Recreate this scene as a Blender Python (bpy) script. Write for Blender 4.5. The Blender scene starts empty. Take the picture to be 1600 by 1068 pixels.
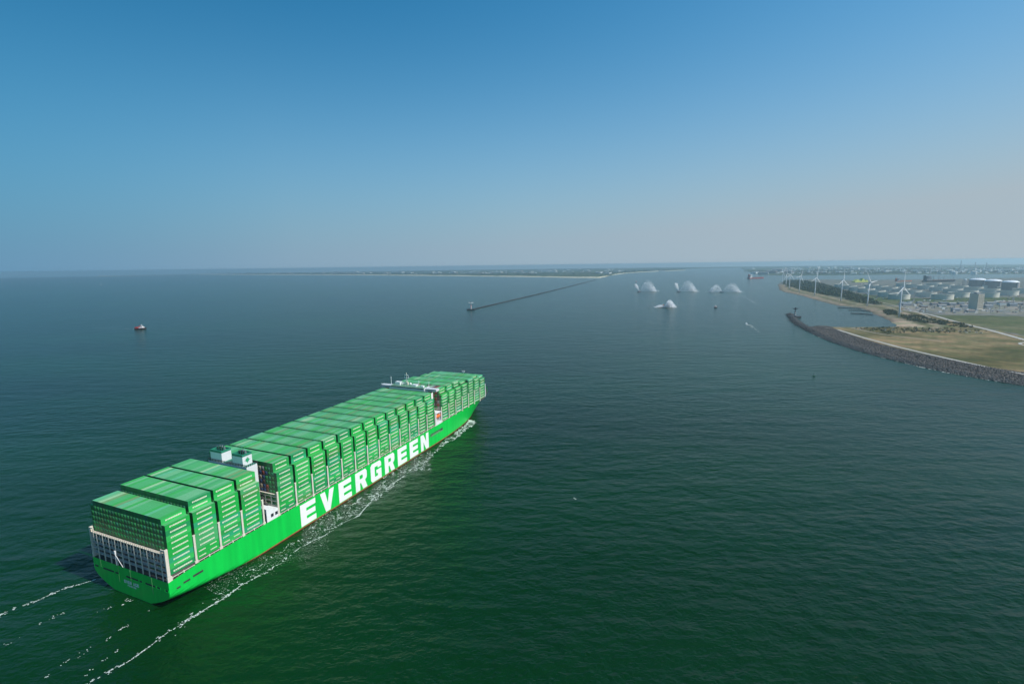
import bpy, bmesh, math, random
import numpy as np
from mathutils import Vector, Matrix, noise
from mathutils.geometry import tessellate_polygon

random.seed(7)
rng = np.random.default_rng(7)
scene = bpy.context.scene
C = scene.collection
R = math.radians

# ------------------------------------------------------------------ camera
F_PX, CAM_H, PITCH, ROLL = 774.007, 166.141, 0.153289, -0.013521
_f = Vector((0, math.cos(PITCH), -math.sin(PITCH)))
_u = Vector((0, math.sin(PITCH), math.cos(PITCH)))
_x = Vector((1, 0, 0))
CX = math.cos(ROLL) * _x + math.sin(ROLL) * _u
CU = -math.sin(ROLL) * _x + math.cos(ROLL) * _u
cam = bpy.data.cameras.new('camera')
camo = bpy.data.objects.new('camera', cam)
C.objects.link(camo)
camo.matrix_world = Matrix(((CX.x, CU.x, -_f.x, 0), (CX.y, CU.y, -_f.y, 0), (CX.z, CU.z, -_f.z, CAM_H), (0, 0, 0, 1)))
cam.sensor_width = 36.0
cam.lens = F_PX / 1600 * 36.0
cam.clip_start = 1.0
cam.clip_end = 150000.0
scene.camera = camo

# ------------------------------------------------------------------ sky and sun
SUN_AZ, SUN_EL = R(112.0), R(45.0)          # clockwise from +Y
w = bpy.data.worlds.new('World')
scene.world = w
w.use_nodes = True
nt = w.node_tree
nt.nodes.clear()
sky = nt.nodes.new('ShaderNodeTexSky')
sky.sky_type = 'NISHITA'
sky.sun_disc = False
sky.sun_elevation = SUN_EL
sky.sun_rotation = SUN_AZ
sky.altitude = 150.0
sky.air_density = 1.0
sky.dust_density = 0.3
sky.ozone_density = 4.0
bg = nt.nodes.new('ShaderNodeBackground')
bg.inputs['Strength'].default_value = 0.1
out = nt.nodes.new('ShaderNodeOutputWorld')
nt.links.new(bg.outputs[0], out.inputs['Surface'])


def wn(kind, op=None, **kw):
    n = nt.nodes.new(kind)
    if op:
        n.operation = op
    return n


def wmath(op, a, b=None, clamp=False):
    n = wn('ShaderNodeMath', op)
    n.use_clamp = clamp
    for i, v in enumerate((a, b)):
        if v is None:
            continue
        if isinstance(v, (int, float)):
            n.inputs[i].default_value = v
        else:
            nt.links.new(v, n.inputs[i])
    return n.outputs[0]


# the same hazy sky all round: clear blue overhead, a milky layer towards the horizon that is paler on the sun's side
tcw = wn('ShaderNodeTexCoord')
sep = wn('ShaderNodeSeparateXYZ')
nt.links.new(tcw.outputs['Generated'], sep.inputs[0])
dt = wn('ShaderNodeVectorMath', 'DOT_PRODUCT')
dt.inputs[1].default_value = (math.sin(SUN_AZ), math.cos(SUN_AZ), 0)
nt.links.new(tcw.outputs['Generated'], dt.inputs[0])
sunside = wmath('DIVIDE', wmath('ADD', dt.outputs['Value'], 1.0), 1.45, True)
elev = wmath('MAXIMUM', sep.outputs['Z'], 0.0)
low = wmath('EXPONENT', wmath('MULTIPLY', wmath('POWER', wmath('DIVIDE', elev, 0.255), 1.76), -1.0))
mixf = wmath('ADD', low, wmath('MULTIPLY', wmath('MULTIPLY', sunside, sunside), 0.18), True)
ramp = wn('ShaderNodeValToRGB')
els = ramp.color_ramp.elements
els[0].position, els[0].color = 0.0, (0.112, 0.285, 0.455, 1)
els[1].position, els[1].color = 1.0, (0.400, 0.490, 0.553, 1)
for pos_, c_ in ((0.05, (0.144, 0.310, 0.471, 1)), (0.2, (0.246, 0.385, 0.507, 1)), (0.45, (0.320, 0.440, 0.535, 1)), (0.7, (0.366, 0.467, 0.545, 1))):
    e_ = els.new(pos_)
    e_.color = c_
nt.links.new(sunside, ramp.inputs[0])
hmix = wn('ShaderNodeVectorMath', 'SCALE')
hmix.inputs['Scale'].default_value = 10.0
nt.links.new(ramp.outputs[0], hmix.inputs[0])
gain = wn('ShaderNodeVectorMath', 'MULTIPLY')
gain.inputs[1].default_value = (0.085, 1.33, 1.60)
nt.links.new(sky.outputs[0], gain.inputs[0])
gain2 = wn('ShaderNodeVectorMath', 'SCALE')
nt.links.new(gain.outputs[0], gain2.inputs[0])
nt.links.new(wmath('ADD', wmath('MULTIPLY', sunside, wmath('SUBTRACT', 1.0, wmath('MULTIPLY', sunside, 0.6))), 0.51), gain2.inputs['Scale'])
fin = wn('ShaderNodeMix')
fin.data_type = 'RGBA'
nt.links.new(mixf, fin.inputs[0])
nt.links.new(gain2.outputs[0], fin.inputs[6])
nt.links.new(hmix.outputs[0], fin.inputs[7])
nt.links.new(fin.outputs[2], bg.inputs['Color'])

sl = bpy.data.lights.new('sun', 'SUN')
sl.energy = 4.8
sl.angle = R(0.53)
sl.color = (1.0, 0.955, 0.89)
so = bpy.data.objects.new('sun', sl)
C.objects.link(so)
sdir = Vector((math.sin(SUN_AZ) * math.cos(SUN_EL), math.cos(SUN_AZ) * math.cos(SUN_EL), math.sin(SUN_EL)))
so.rotation_euler = sdir.to_track_quat('Z', 'Y').to_euler()
so.location = (0, 0, 400)

vs = scene.view_settings
vs.view_transform = 'Standard'
vs.look = 'None'
vs.exposure = 0.0
vs.gamma = 1.0
vs.use_curve_mapping = False
scene.cycles.use_denoising = True
scene.cycles.max_bounces = 5
scene.cycles.volume_bounces = 0
scene.cycles.volume_step_rate = 1.0


# ------------------------------------------------------------------ helpers
def ray(px, py):
    return _f + (px - 800) / F_PX * CX + (534 - py) / F_PX * CU


def at(px, py, z=0.0):
    d = ray(px, py)
    t = (z - CAM_H) / d.z
    return Vector((d.x * t, d.y * t, z))


def scale_at(p):
    """metres that one photograph pixel spans at world point p"""
    return (Vector(p) - Vector((0, 0, CAM_H))).dot(_f) / F_PX


def mat(name, col, rough=0.6, metal=0.0, spec=0.5, var=0.0, vscale=1.0, bump=0.0, bscale=2.0, coords='Object'):
    m = bpy.data.materials.new(name)
    m.use_nodes = True
    t = m.node_tree
    b = t.nodes['Principled BSDF']
    b.inputs['Base Color'].default_value = (*col, 1)
    b.inputs['Roughness'].default_value = rough
    b.inputs['Metallic'].default_value = metal
    b.inputs['Specular IOR Level'].default_value = spec
    if var or bump:
        tc = t.nodes.new('ShaderNodeTexCoord')
    if var:
        n = t.nodes.new('ShaderNodeTexNoise')
        n.inputs['Scale'].default_value = vscale
        n.inputs['Detail'].default_value = 5
        t.links.new(tc.outputs[coords], n.inputs['Vector'])
        r = t.nodes.new('ShaderNodeMapRange')
        r.inputs[1].default_value = 0.3
        r.inputs[2].default_value = 0.7
        r.inputs[3].default_value = 1 - var
        r.inputs[4].default_value = 1 + var
        t.links.new(n.outputs[0], r.inputs[0])
        mx = t.nodes.new('ShaderNodeVectorMath')
        mx.operation = 'SCALE'
        mx.inputs[0].default_value = col
        t.links.new(r.outputs[0], mx.inputs['Scale'])
        t.links.new(mx.outputs[0], b.inputs['Base Color'])
    if bump:
        n2 = t.nodes.new('ShaderNodeTexNoise')
        n2.inputs['Scale'].default_value = bscale
        t.links.new(tc.outputs[coords], n2.inputs['Vector'])
        bp = t.nodes.new('ShaderNodeBump')
        bp.inputs['Strength'].default_value = 0.6
        bp.inputs['Distance'].default_value = bump
        t.links.new(n2.outputs[0], bp.inputs['Height'])
        t.links.new(bp.outputs[0], b.inputs['Normal'])
    return m


def tag(o, label=None, cat=None, group=None, kind=None):
    if label:
        o['label'] = label
    if cat:
        o['category'] = cat
    if group:
        o['group'] = group
    if kind:
        o['kind'] = kind
    return o


def empty(name, loc, rz=0.0):
    o = bpy.data.objects.new(name, None)
    o.empty_display_size = 1
    C.objects.link(o)
    o.location = loc
    o.rotation_euler = (0, 0, rz)
    return o


def link(name, me, parent=None, loc=None, rz=0.0):
    o = bpy.data.objects.new(name, me)
    C.objects.link(o)
    if parent:
        o.parent = parent
    if loc is not None:
        o.location = loc
    if rz:
        o.rotation_euler = (0, 0, rz)
    return o


class MB:
    def __init__(s):
        s.v, s.f, s.m = [], [], []

    def add(s, vs, fs, m=0):
        k = len(s.v)
        s.v += [tuple(p) for p in vs]
        s.f += [tuple(i + k for i in f) for f in fs]
        s.m += [m] * len(fs)
        return s

    def box(s, x0, x1, y0, y1, z0, z1, m=0):
        vs = [(x0, y0, z0), (x1, y0, z0), (x1, y1, z0), (x0, y1, z0), (x0, y0, z1), (x1, y0, z1), (x1, y1, z1), (x0, y1, z1)]
        return s.add(vs, [(3, 2, 1, 0), (4, 5, 6, 7), (0, 1, 5, 4), (1, 2, 6, 5), (2, 3, 7, 6), (3, 0, 4, 7)], m)

    def bar(s, a, b, r, n=6, m=0, r2=None):
        a, b = Vector(a), Vector(b)
        d = (b - a).normalized()
        q = d.to_track_quat('Z', 'Y')
        r2 = r if r2 is None else r2
        vs = []
        for c, rr in ((a, r), (b, r2)):
            for i in range(n):
                t = 2 * math.pi * i / n
                vs.append(c + q @ Vector((rr * math.cos(t), rr * math.sin(t), 0)))
        fs = [(i, (i + 1) % n, n + (i + 1) % n, n + i) for i in range(n)]
        fs += [tuple(reversed(range(n))), tuple(range(n, 2 * n))]
        return s.add(vs, fs, m)

    def lathe(s, prof, n=20, c=(0, 0, 0), m=0, cap=True):
        vs = []
        for r, z in prof:
            for i in range(n):
                t = 2 * math.pi * i / n
                vs.append((c[0] + r * math.cos(t), c[1] + r * math.sin(t), c[2] + z))
        fs = []
        for k in range(len(prof) - 1):
            for i in range(n):
                j = (i + 1) % n
                fs.append((k * n + i, k * n + j, (k + 1) * n + j, (k + 1) * n + i))
        if cap:
            fs.append(tuple(reversed(range(n))))
            fs.append(tuple(range((len(prof) - 1) * n, len(prof) * n)))
        return s.add(vs, fs, m)

    def prism(s, poly, z0, z1, m=0):
        n = len(poly)
        vs = [(p[0], p[1], z0) for p in poly] + [(p[0], p[1], z1) for p in poly]
        fs = [(i, (i + 1) % n, n + (i + 1) % n, n + i) for i in range(n)] + [tuple(reversed(range(n))), tuple(range(n, 2 * n))]
        return s.add(vs, fs, m)

    def mesh(s, name, mats, smooth=False):
        me = bpy.data.meshes.new(name)
        me.from_pydata(s.v, [], s.f)
        for mm in (mats if isinstance(mats, (list, tuple)) else [mats]):
            me.materials.append(mm)
        me.polygons.foreach_set('material_index', s.m)
        if smooth:
            me.polygons.foreach_set('use_smooth', [True] * len(s.f))
        me.update()
        return me

    def build(s, name, mats, parent=None, loc=None, rz=0.0, smooth=False):
        return link(name, s.mesh(name, mats, smooth), parent, loc, rz)


def np_mesh(name, V, Fc, mats, mi=None, smooth=False):
    """V (n,3), Fc (m,k) with k constant"""
    me = bpy.data.meshes.new(name)
    k = Fc.shape[1]
    me.vertices.add(len(V))
    me.vertices.foreach_set('co', np.ascontiguousarray(V, dtype=np.float32).ravel())
    me.loops.add(Fc.size)
    me.loops.foreach_set('vertex_index', np.ascontiguousarray(Fc, dtype=np.int32).ravel())
    me.polygons.add(len(Fc))
    me.polygons.foreach_set('loop_start', np.arange(0, Fc.size, k, dtype=np.int32))
    for mm in (mats if isinstance(mats, (list, tuple)) else [mats]):
        me.materials.append(mm)
    if mi is not None:
        me.polygons.foreach_set('material_index', np.asarray(mi, dtype=np.int32))
    if smooth:
        me.polygons.foreach_set('use_smooth', np.ones(len(Fc), dtype=bool))
    me.update(calc_edges=True)
    me.validate()
    return me


def copy_tree(o, parent=None):
    c = o.copy()
    C.objects.link(c)
    if parent:
        c.parent = parent
    for ch in list(o.children):
        copy_tree(ch, c)
    return c


ORD = ['first', 'second', 'third', 'fourth', 'fifth', 'sixth', 'seventh', 'eighth', 'ninth', 'tenth', 'eleventh', 'twelfth', 'thirteenth',
       'fourteenth', 'fifteenth', 'sixteenth', 'seventeenth', 'eighteenth', 'nineteenth', 'twentieth', 'twenty-first', 'twenty-second',
       'twenty-third', 'twenty-fourth', 'twenty-fifth']

# ------------------------------------------------------------------ shared materials
M_white = mat('white_paint', (0.74, 0.75, 0.74), 0.45, var=0.06, vscale=0.4)
M_cream = mat('cream_paint', (0.66, 0.60, 0.50), 0.55, var=0.08, vscale=0.6)
M_letter = mat('white_lettering', (0.82, 0.82, 0.80), 0.4, var=0.04, vscale=0.2)
M_ctext = mat('cream_lettering', (0.76, 0.76, 0.60), 0.5)
M_dark = mat('dark_steel', (0.035, 0.036, 0.038), 0.6, var=0.2, vscale=0.8)
M_grey = mat('grey_paint', (0.22, 0.24, 0.26), 0.6, var=0.1, vscale=0.5)
M_glass = mat('dark_glass', (0.02, 0.03, 0.04), 0.08)
M_red = mat('red_paint', (0.42, 0.045, 0.025), 0.5, var=0.12, vscale=0.4)
M_orange = mat('orange_paint', (0.72, 0.16, 0.03), 0.45)
M_black = mat('black_paint', (0.015, 0.016, 0.018), 0.5)
M_rust = mat('deck_brown', (0.16, 0.075, 0.05), 0.8, var=0.25, vscale=0.6)
M_concrete = mat('concrete', (0.36, 0.35, 0.33), 0.85, var=0.12, vscale=0.15)
M_rock = mat('rock', (0.105, 0.098, 0.09), 0.9, var=0.35, vscale=0.35, bump=0.15, bscale=1.5)
M_foam = mat('sea_foam', (0.62, 0.66, 0.62), 0.9, spec=0.1)
M_spray = mat('water_spray', (0.90, 0.92, 0.93), 0.9, spec=0.1)
_t = M_spray.node_tree
_tr = _t.nodes.new('ShaderNodeBsdfTranslucent')
_tr.inputs[0].default_value = (0.92, 0.94, 0.95, 1)
_mx = _t.nodes.new('ShaderNodeAddShader')
_df = _t.nodes.new('ShaderNodeBsdfDiffuse')
_df.inputs[0].default_value = (0.5, 0.5, 0.5, 1)
_tr.inputs[0].default_value = (0.48, 0.48, 0.48, 1)
_t.links.new(_df.outputs[0], _mx.inputs[0])
_t.links.new(_tr.outputs[0], _mx.inputs[1])
_t.links.new(_mx.outputs[0], _t.nodes['Material Output'].inputs['Surface'])

# ------------------------------------------------------------------ haze (one closed box of even air)
hz = MB().box(-23000, 23000, -6000, 23000, -5, 171)
M_haze = bpy.data.materials.new('haze_air')
M_haze.use_nodes = True
t = M_haze.node_tree
t.nodes.clear()
pv = t.nodes.new('ShaderNodeVolumePrincipled')
pv.inputs['Color'].default_value = (0.68, 0.925, 1.0, 1)
pv.inputs['Density'].default_value = 0.74e-4
pv.inputs['Anisotropy'].default_value = 0.45
mo = t.nodes.new('ShaderNodeOutputMaterial')
t.links.new(pv.outputs[0], mo.inputs['Volume'])
tag(hz.build('haze', M_haze), kind='stuff')

# ------------------------------------------------------------------ sea
M_sea = bpy.data.materials.new('sea_water')
M_sea.use_nodes = True
t = M_sea.node_tree
b = t.nodes['Principled BSDF']
geo = t.nodes.new('ShaderNodeNewGeometry')


def nnoise(scale, detail, vec, rough=0.55):
    n = t.nodes.new('ShaderNodeTexNoise')
    n.inputs['Scale'].default_value = scale
    n.inputs['Detail'].default_value = detail
    n.inputs['Roughness'].default_value = rough
    t.links.new(vec, n.inputs['Vector'])
    return n.outputs[0]


def mapping(rot, sc):
    mp = t.nodes.new('ShaderNodeMapping')
    mp.inputs['Rotation'].default_value = (0, 0, rot)
    mp.inputs['Scale'].default_value = sc
    t.links.new(geo.outputs['Position'], mp.inputs['Vector'])
    return mp.outputs[0]


def mth(op, a, bb, c=None):
    n = t.nodes.new('ShaderNodeMath')
    n.operation = op
    for i, v in enumerate((a, bb, c)):
        if v is None:
            continue
        if isinstance(v, (int, float)):
            n.inputs[i].default_value = v
        else:
            t.links.new(v, n.inputs[i])
    return n.outputs[0]


crest = mapping(R(62), (0.30, 1.0, 1.0))           # long crests
crest2 = mapping(R(100), (0.55, 1.0, 1.0))
flat = mapping(0.0, (1, 1, 1))
swell = nnoise(0.05, 2, crest)
chop = nnoise(0.16, 3, crest2)
ripple = nnoise(0.55, 4, flat, 0.6)
gust = nnoise(0.006, 3, mapping(R(62), (0.4, 1, 1)))
gustr = t.nodes.new('ShaderNodeMapRange')
gustr.inputs[1].default_value = 0.35
gustr.inputs[2].default_value = 0.65
gustr.inputs[3].default_value = 0.55
gustr.inputs[4].default_value = 1.2
t.links.new(gust, gustr.inputs[0])
h = mth('MULTIPLY', swell, 2.8)
h = mth('MULTIPLY_ADD', chop, 1.8, h)
h = mth('MULTIPLY_ADD', mth('MULTIPLY', ripple, 0.40), gustr.outputs[0], h)
bp = t.nodes.new('ShaderNodeBump')
bp.inputs['Strength'].default_value = 1.0
bp.inputs['Distance'].default_value = 1.0
t.links.new(h, bp.inputs['Height'])
t.links.new(bp.outputs[0], b.inputs['Normal'])
patch = nnoise(0.0035, 4, mapping(R(40), (0.5, 1, 1)))
cr = t.nodes.new('ShaderNodeValToRGB')
cr.color_ramp.elements[0].position = 0.32
cr.color_ramp.elements[0].color = (0.0003, 0.0165, 0.0026, 1)
cr.color_ramp.elements[1].position = 0.70
cr.color_ramp.elements[1].color = (0.0016, 0.0340, 0.0046, 1)
t.links.new(patch, cr.inputs[0])
t.links.new(cr.outputs[0], b.inputs['Base Color'])
b.inputs['Roughness'].default_value = 0.165
b.inputs['IOR'].default_value = 1.333
b.inputs['Specular IOR Level'].default_value = 0.32
sea = MB()
ring = [(20000 * math.sin(k / 96 * math.pi * 2), 20000 * math.cos(k / 96 * math.pi * 2)) for k in range(96)]
ring = [(x, max(y, -5000)) for x, y in ring]
sea.add([(0, 0, 0)] + [(x, y, 0) for x, y in ring], [(0, (k + 1) % 96 + 1, k + 1) for k in range(96)])
tag(sea.build('sea', M_sea), 'dark green choppy sea under hazy daylight', kind='structure')

# ------------------------------------------------------------------ land: signed distance terrain of the near shore
coast = []          # (world xy, kind of the segment that starts here)


def cpt(kind, pts):
    for p in pts:
        q = at(*p)
        coast.append(((q.x, q.y), kind))


cpt('rock', [(1256, 512), (1275, 523), (1300, 533.5), (1340, 547), (1380, 558), (1430, 570), (1480, 581), (1540, 592), (1600, 601.5), (1700, 617)])
cpt('rock', [(1850, 640)])
cpt('quay', [(2300, 600), (2300, 460), (1850, 432.5), (1600, 434.5), (1450, 437), (1330, 438), (1290, 437), (1245, 437), (1222, 440.5)])
cpt('beach', [(1215, 445), (1216, 452.5), (1225, 456), (1250, 461.5), (1275, 469), (1310, 478), (1340, 480.5), (1355, 485), (1365, 491), (1385, 499), (1399, 507.5)])
cpt('bank', [(1396, 511), (1370, 512), (1320, 511.5), (1290, 511.2), (1266, 510.3)])
CP = np.array([c[0] for c in coast])
CK = [c[1] for c in coast]


def in_poly(P, poly):
    x, y = P[:, 0], P[:, 1]
    inside = np.zeros(len(P), bool)
    n = len(poly)
    for i in range(n):
        x0, y0 = poly[i]
        x1, y1 = poly[(i + 1) % n]
        c = ((y0 > y) != (y1 > y))
        with np.errstate(divide='ignore', invalid='ignore'):
            xi = (x1 - x0) * (y - y0) / (y1 - y0 + 1e-12) + x0
        inside ^= c & (x < xi)
    return inside


def seg_dist(P, poly, closed=True):
    n = len(poly)
    best = np.full(len(P), 1e9)
    idx = np.zeros(len(P), int)
    for i in range(n if closed else n - 1):
        a, bq = poly[i], poly[(i + 1) % n]
        d = bq - a
        tt = np.clip(((P - a) @ d) / (d @ d + 1e-9), 0, 1)
        e = np.hypot(*(P - (a + tt[:, None] * d)).T)
        m = e < best
        best[m] = e[m]
        idx[m] = i
    return best, idx


def vnoise(x, y, seed=0):
    """smooth value noise in numpy, 0..1"""
    xi, yi = np.floor(x).astype(np.int64), np.floor(y).astype(np.int64)
    fx, fy = x - xi, y - yi
    fx, fy = fx * fx * (3 - 2 * fx), fy * fy * (3 - 2 * fy)

    def hsh(a, bq):
        n = (a * 374761393 + bq * 668265263 + seed * 1442695041) & 0x7fffffff
        n = ((n ^ (n >> 13)) * 1274126177) & 0x7fffffff
        return ((n ^ (n >> 16)) & 0xffff) / 65535.0
    return (hsh(xi, yi) * (1 - fx) + hsh(xi + 1, yi) * fx) * (1 - fy) + (hsh(xi, yi + 1) * (1 - fx) + hsh(xi + 1, yi + 1) * fx) * fy


def fbm(x, y, s, seed=0):
    return (vnoise(x / s, y / s, seed) * 0.55 + vnoise(x / s * 2.1, y / s * 2.1, seed + 1) * 0.28 + vnoise(x / s * 4.3, y / s * 4.3, seed + 2) * 0.17)


def px_poly(pts, z=5.0):
    return np.array([tuple(at(p[0], p[1], z))[:2] for p in pts])


FOREST = px_poly([(1223, 443), (1227, 438.5), (1250, 438.5), (1273, 441), (1314, 452.5), (1340, 461), (1364, 468.5), (1378, 476.5), (1340, 472.6), (1314, 465), (1272, 457.5), (1249, 452), (1232, 447)])


def height(P):
    P = np.asarray(P, float)
    d, k = seg_dist(P, CP)
    ins = in_poly(P, CP)
    hh = np.empty(len(P))
    kk = np.array(CK)[k]
    for name, top, slope in (('rock', 8.0, 0.165), ('quay', 4.5, 1.0), ('beach', 5.0, 0.055), ('bank', 5.5, 0.22)):
        m = kk == name
        prof = np.minimum(top, d[m] * slope)
        if name == 'rock':
            prof = np.where(d[m] > 54, np.maximum(5.5, 8 - (d[m] - 54) * 0.05), prof)
        hh[m] = prof
    hh += np.where(d > 40, (fbm(P[:, 0], P[:, 1], 70) - 0.5) * 1.2, 0)
    hh = np.where(ins, hh, -np.minimum(4, d * 0.2) - 0.05)
    return hh, d, kk, ins


def ground_z(x, y):
    return float(height(np.array([[x, y]]))[0][0])


def geo_axis(a, b, s0, g):
    o = [a]
    while o[-1] < b:
        o.append(o[-1] + s0)
        s0 *= g
    return np.array(o)


gx = geo_axis(570, 10500, 7.0, 1.011)
gy = geo_axis(380, 6600, 7.0, 1.011)
GX, GY = np.meshgrid(gx, gy)
P = np.column_stack([GX.ravel(), GY.ravel()])
HH, DD, KK, INS = height(P)
V = np.column_stack([P, HH])
nx_, ny_ = len(gx), len(gy)
ii = np.arange(nx_ * ny_).reshape(ny_, nx_)
Fc = np.stack([ii[:-1, :-1], ii[:-1, 1:], ii[1:, 1:], ii[1:, :-1]], -1).reshape(-1, 4)
keep = (HH[Fc] > -2.0).any(1)
Fc = Fc[keep]
used = np.unique(Fc)
remap = np.full(len(V), -1)
remap[used] = np.arange(len(used))
Fc = remap[Fc]
V = V[used]
P, HH, DD, KK, INS = P[used], HH[used], DD[used], KK[used], INS[used]
# ground cover by zone (each colour is the ground's own)
col = np.tile(np.array([0.15, 0.145, 0.135]), (len(P), 1))                    # paved and gravelled industrial ground
n1, n2 = fbm(P[:, 0], P[:, 1], 160, 3), fbm(P[:, 0], P[:, 1] * 2.2, 90, 9)
yard = px_poly([(1400, 479), (1430, 471), (1600, 468), (2100, 470), (2100, 492), (1600, 491), (1480, 490), (1440, 486)])
grass = px_poly([(1270, 511), (1300, 512), (1400, 511), (1420, 500), (1375, 476), (1410, 481), (1450, 491), (1500, 503), (1570, 519), (1650, 535), (2200, 560), (2200, 700), (1600, 602), (1430, 570), (1300, 534)])
field = px_poly([(1455, 491), (1600, 494), (2100, 500), (2100, 530), (1640, 531), (1560, 516), (1500, 503)])
verge = px_poly([(1340, 458), (1400, 466), (1600, 464), (2000, 464), (2000, 469), (1600, 470), (1430, 472), (1400, 478), (1380, 476)])
col[in_poly(P, yard)] = (0.27, 0.245, 0.215)
mY = in_poly(P, yard)
col[mY] *= 0.8 * (0.75 + 0.5 * n2[mY])[:, None]
for pg, base, tan, thr in ((grass, (0.090, 0.080, 0.030), (0.225, 0.165, 0.088), 0.50), (field, (0.090, 0.098, 0.040), (0.17, 0.15, 0.085), 0.62), (verge, (0.062, 0.085, 0.030), (0.12, 0.115, 0.06), 0.60)):
    m = in_poly(P, pg)
    mixv = np.clip((0.55 * n1 + 0.45 * n2 - thr + 0.12) / 0.2, 0, 1)[m][:, None]
    col[m] = np.array(base) * (1 - mixv) + np.array(tan) * mixv
m = in_poly(P, FOREST)
col[m] = (0.04, 0.055, 0.022)
m = (KK == 'beach') & (DD < 105)
col[m] = np.array((0.115, 0.105, 0.050)) * (0.7 + .7 * n2[m])[:, None]
m = (KK == 'beach') & (DD > 66 + 14 * n2) & (DD < 84 + 14 * n2)
col[m] = (0.27, 0.215, 0.155)
m = (KK == 'beach') & (DD < 30 + 34 * n2)
col[m] = (0.25, 0.19, 0.142)
m = (KK == 'beach') & (DD < 12)
col[m] = (0.13, 0.10, 0.078)
sandtip = px_poly([(1398, 509), (1392, 501), (1412, 499), (1445, 507), (1448, 511)])
col[in_poly(P, sandtip)] = (0.36, 0.275, 0.20)
m = (KK == 'rock') & (DD < 51)
col[m] = (0.06, 0.056, 0.052)
m = ~INS
col[m] = (0.09, 0.08, 0.065)
M_land = bpy.data.materials.new('land_cover')
M_land.use_nodes = True
t = M_land.node_tree
b = t.nodes['Principled BSDF']
b.inputs['Roughness'].default_value = 0.95
b.inputs['Specular IOR Level'].default_value = 0.1
at_ = t.nodes.new('ShaderNodeAttribute')
at_.attribute_name = 'cover'
g2 = t.nodes.new('ShaderNodeNewGeometry')
nn = t.nodes.new('ShaderNodeTexNoise')
nn.inputs['Scale'].default_value = 0.09
nn.inputs['Detail'].default_value = 7
nn.inputs['Roughness'].default_value = 0.65
t.links.new(g2.outputs['Position'], nn.inputs['Vector'])
mr = t.nodes.new('ShaderNodeMapRange')
mr.inputs[1].default_value = 0.3
mr.inputs[2].default_value = 0.7
mr.inputs[3].default_value = 0.6
mr.inputs[4].default_value = 1.45
t.links.new(nn.outputs[0], mr.inputs[0])
vm = t.nodes.new('ShaderNodeVectorMath')
vm.operation = 'SCALE'
nn3 = t.nodes.new('ShaderNodeTexNoise')
nn3.inputs['Scale'].default_value = 0.022
nn3.inputs['Detail'].default_value = 8
nn3.inputs['Roughness'].default_value = 0.7
t.links.new(g2.outputs['Position'], nn3.inputs['Vector'])
mr3 = t.nodes.new('ShaderNodeMapRange')
mr3.inputs[1].default_value = 0.40
mr3.inputs[2].default_value = 0.62
t.links.new(nn3.outputs[0], mr3.inputs[0])
tint = t.nodes.new('ShaderNodeMix')
tint.data_type = 'RGBA'
tint.blend_type = 'MULTIPLY'
tint.inputs[0].default_value = 1.0
tr_ = t.nodes.new('ShaderNodeMix')
tr_.data_type = 'RGBA'
tr_.inputs[6].default_value = (0.62, 0.78, 0.62, 1)
tr_.inputs[7].default_value = (1.18, 1.08, 1.05, 1)
t.links.new(mr3.outputs[0], tr_.inputs[0])
t.links.new(at_.outputs['Color'], tint.inputs[6])
t.links.new(tr_.outputs[2], tint.inputs[7])
t.links.new(tint.outputs[2], vm.inputs[0])
t.links.new(mr.outputs[0], vm.inputs['Scale'])
t.links.new(vm.outputs[0], b.inputs['Base Color'])


def cover(me, colr):
    a = me.color_attributes.new('cover', 'FLOAT_COLOR', 'POINT')
    a.data.foreach_set('color', np.column_stack([colr, np.ones(len(colr))]).astype(np.float32).ravel())


me = np_mesh('land', V, Fc, M_land, smooth=True)
cover(me, col)
tag(link('land', me), 'flat sandy port land with dry grass and paved yards', kind='structure')


def strip(name, pts, width, m, z_off=0.35, z=5.0, step=12.0, **kw):
    """a road or path draped over the land; pts are photo pixels"""
    P2 = [at(p[0], p[1], z) for p in pts]
    line = []
    for a, bq in zip(P2, P2[1:]):
        n = max(1, int((bq - a).length / step))
        for i in range(n):
            line.append(a.lerp(bq, i / n))
    line.append(P2[-1])
    xy = np.array([(p.x, p.y) for p in line])
    for _ in range(3):
        xy[1:-1] = (xy[:-2] + 2 * xy[1:-1] + xy[2:]) / 4
    d = np.gradient(xy, axis=0)
    nrm = np.column_stack([-d[:, 1], d[:, 0]]) / np.hypot(d[:, 0], d[:, 1])[:, None]
    L, Rr = xy + nrm * width / 2, xy - nrm * width / 2
    zl, zr = height(L)[0], height(Rr)[0]
    zz = np.maximum(zl, zr) + z_off
    n = len(xy)
    Vv = np.concatenate([np.column_stack([L, zz]), np.column_stack([Rr, zz])])
    Ff = np.array([(i + 1, i, n + i, n + i + 1) for i in range(n - 1)])
    return tag(link(name, np_mesh(name, Vv, Ff, m)), kind='structure', **kw)


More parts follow.
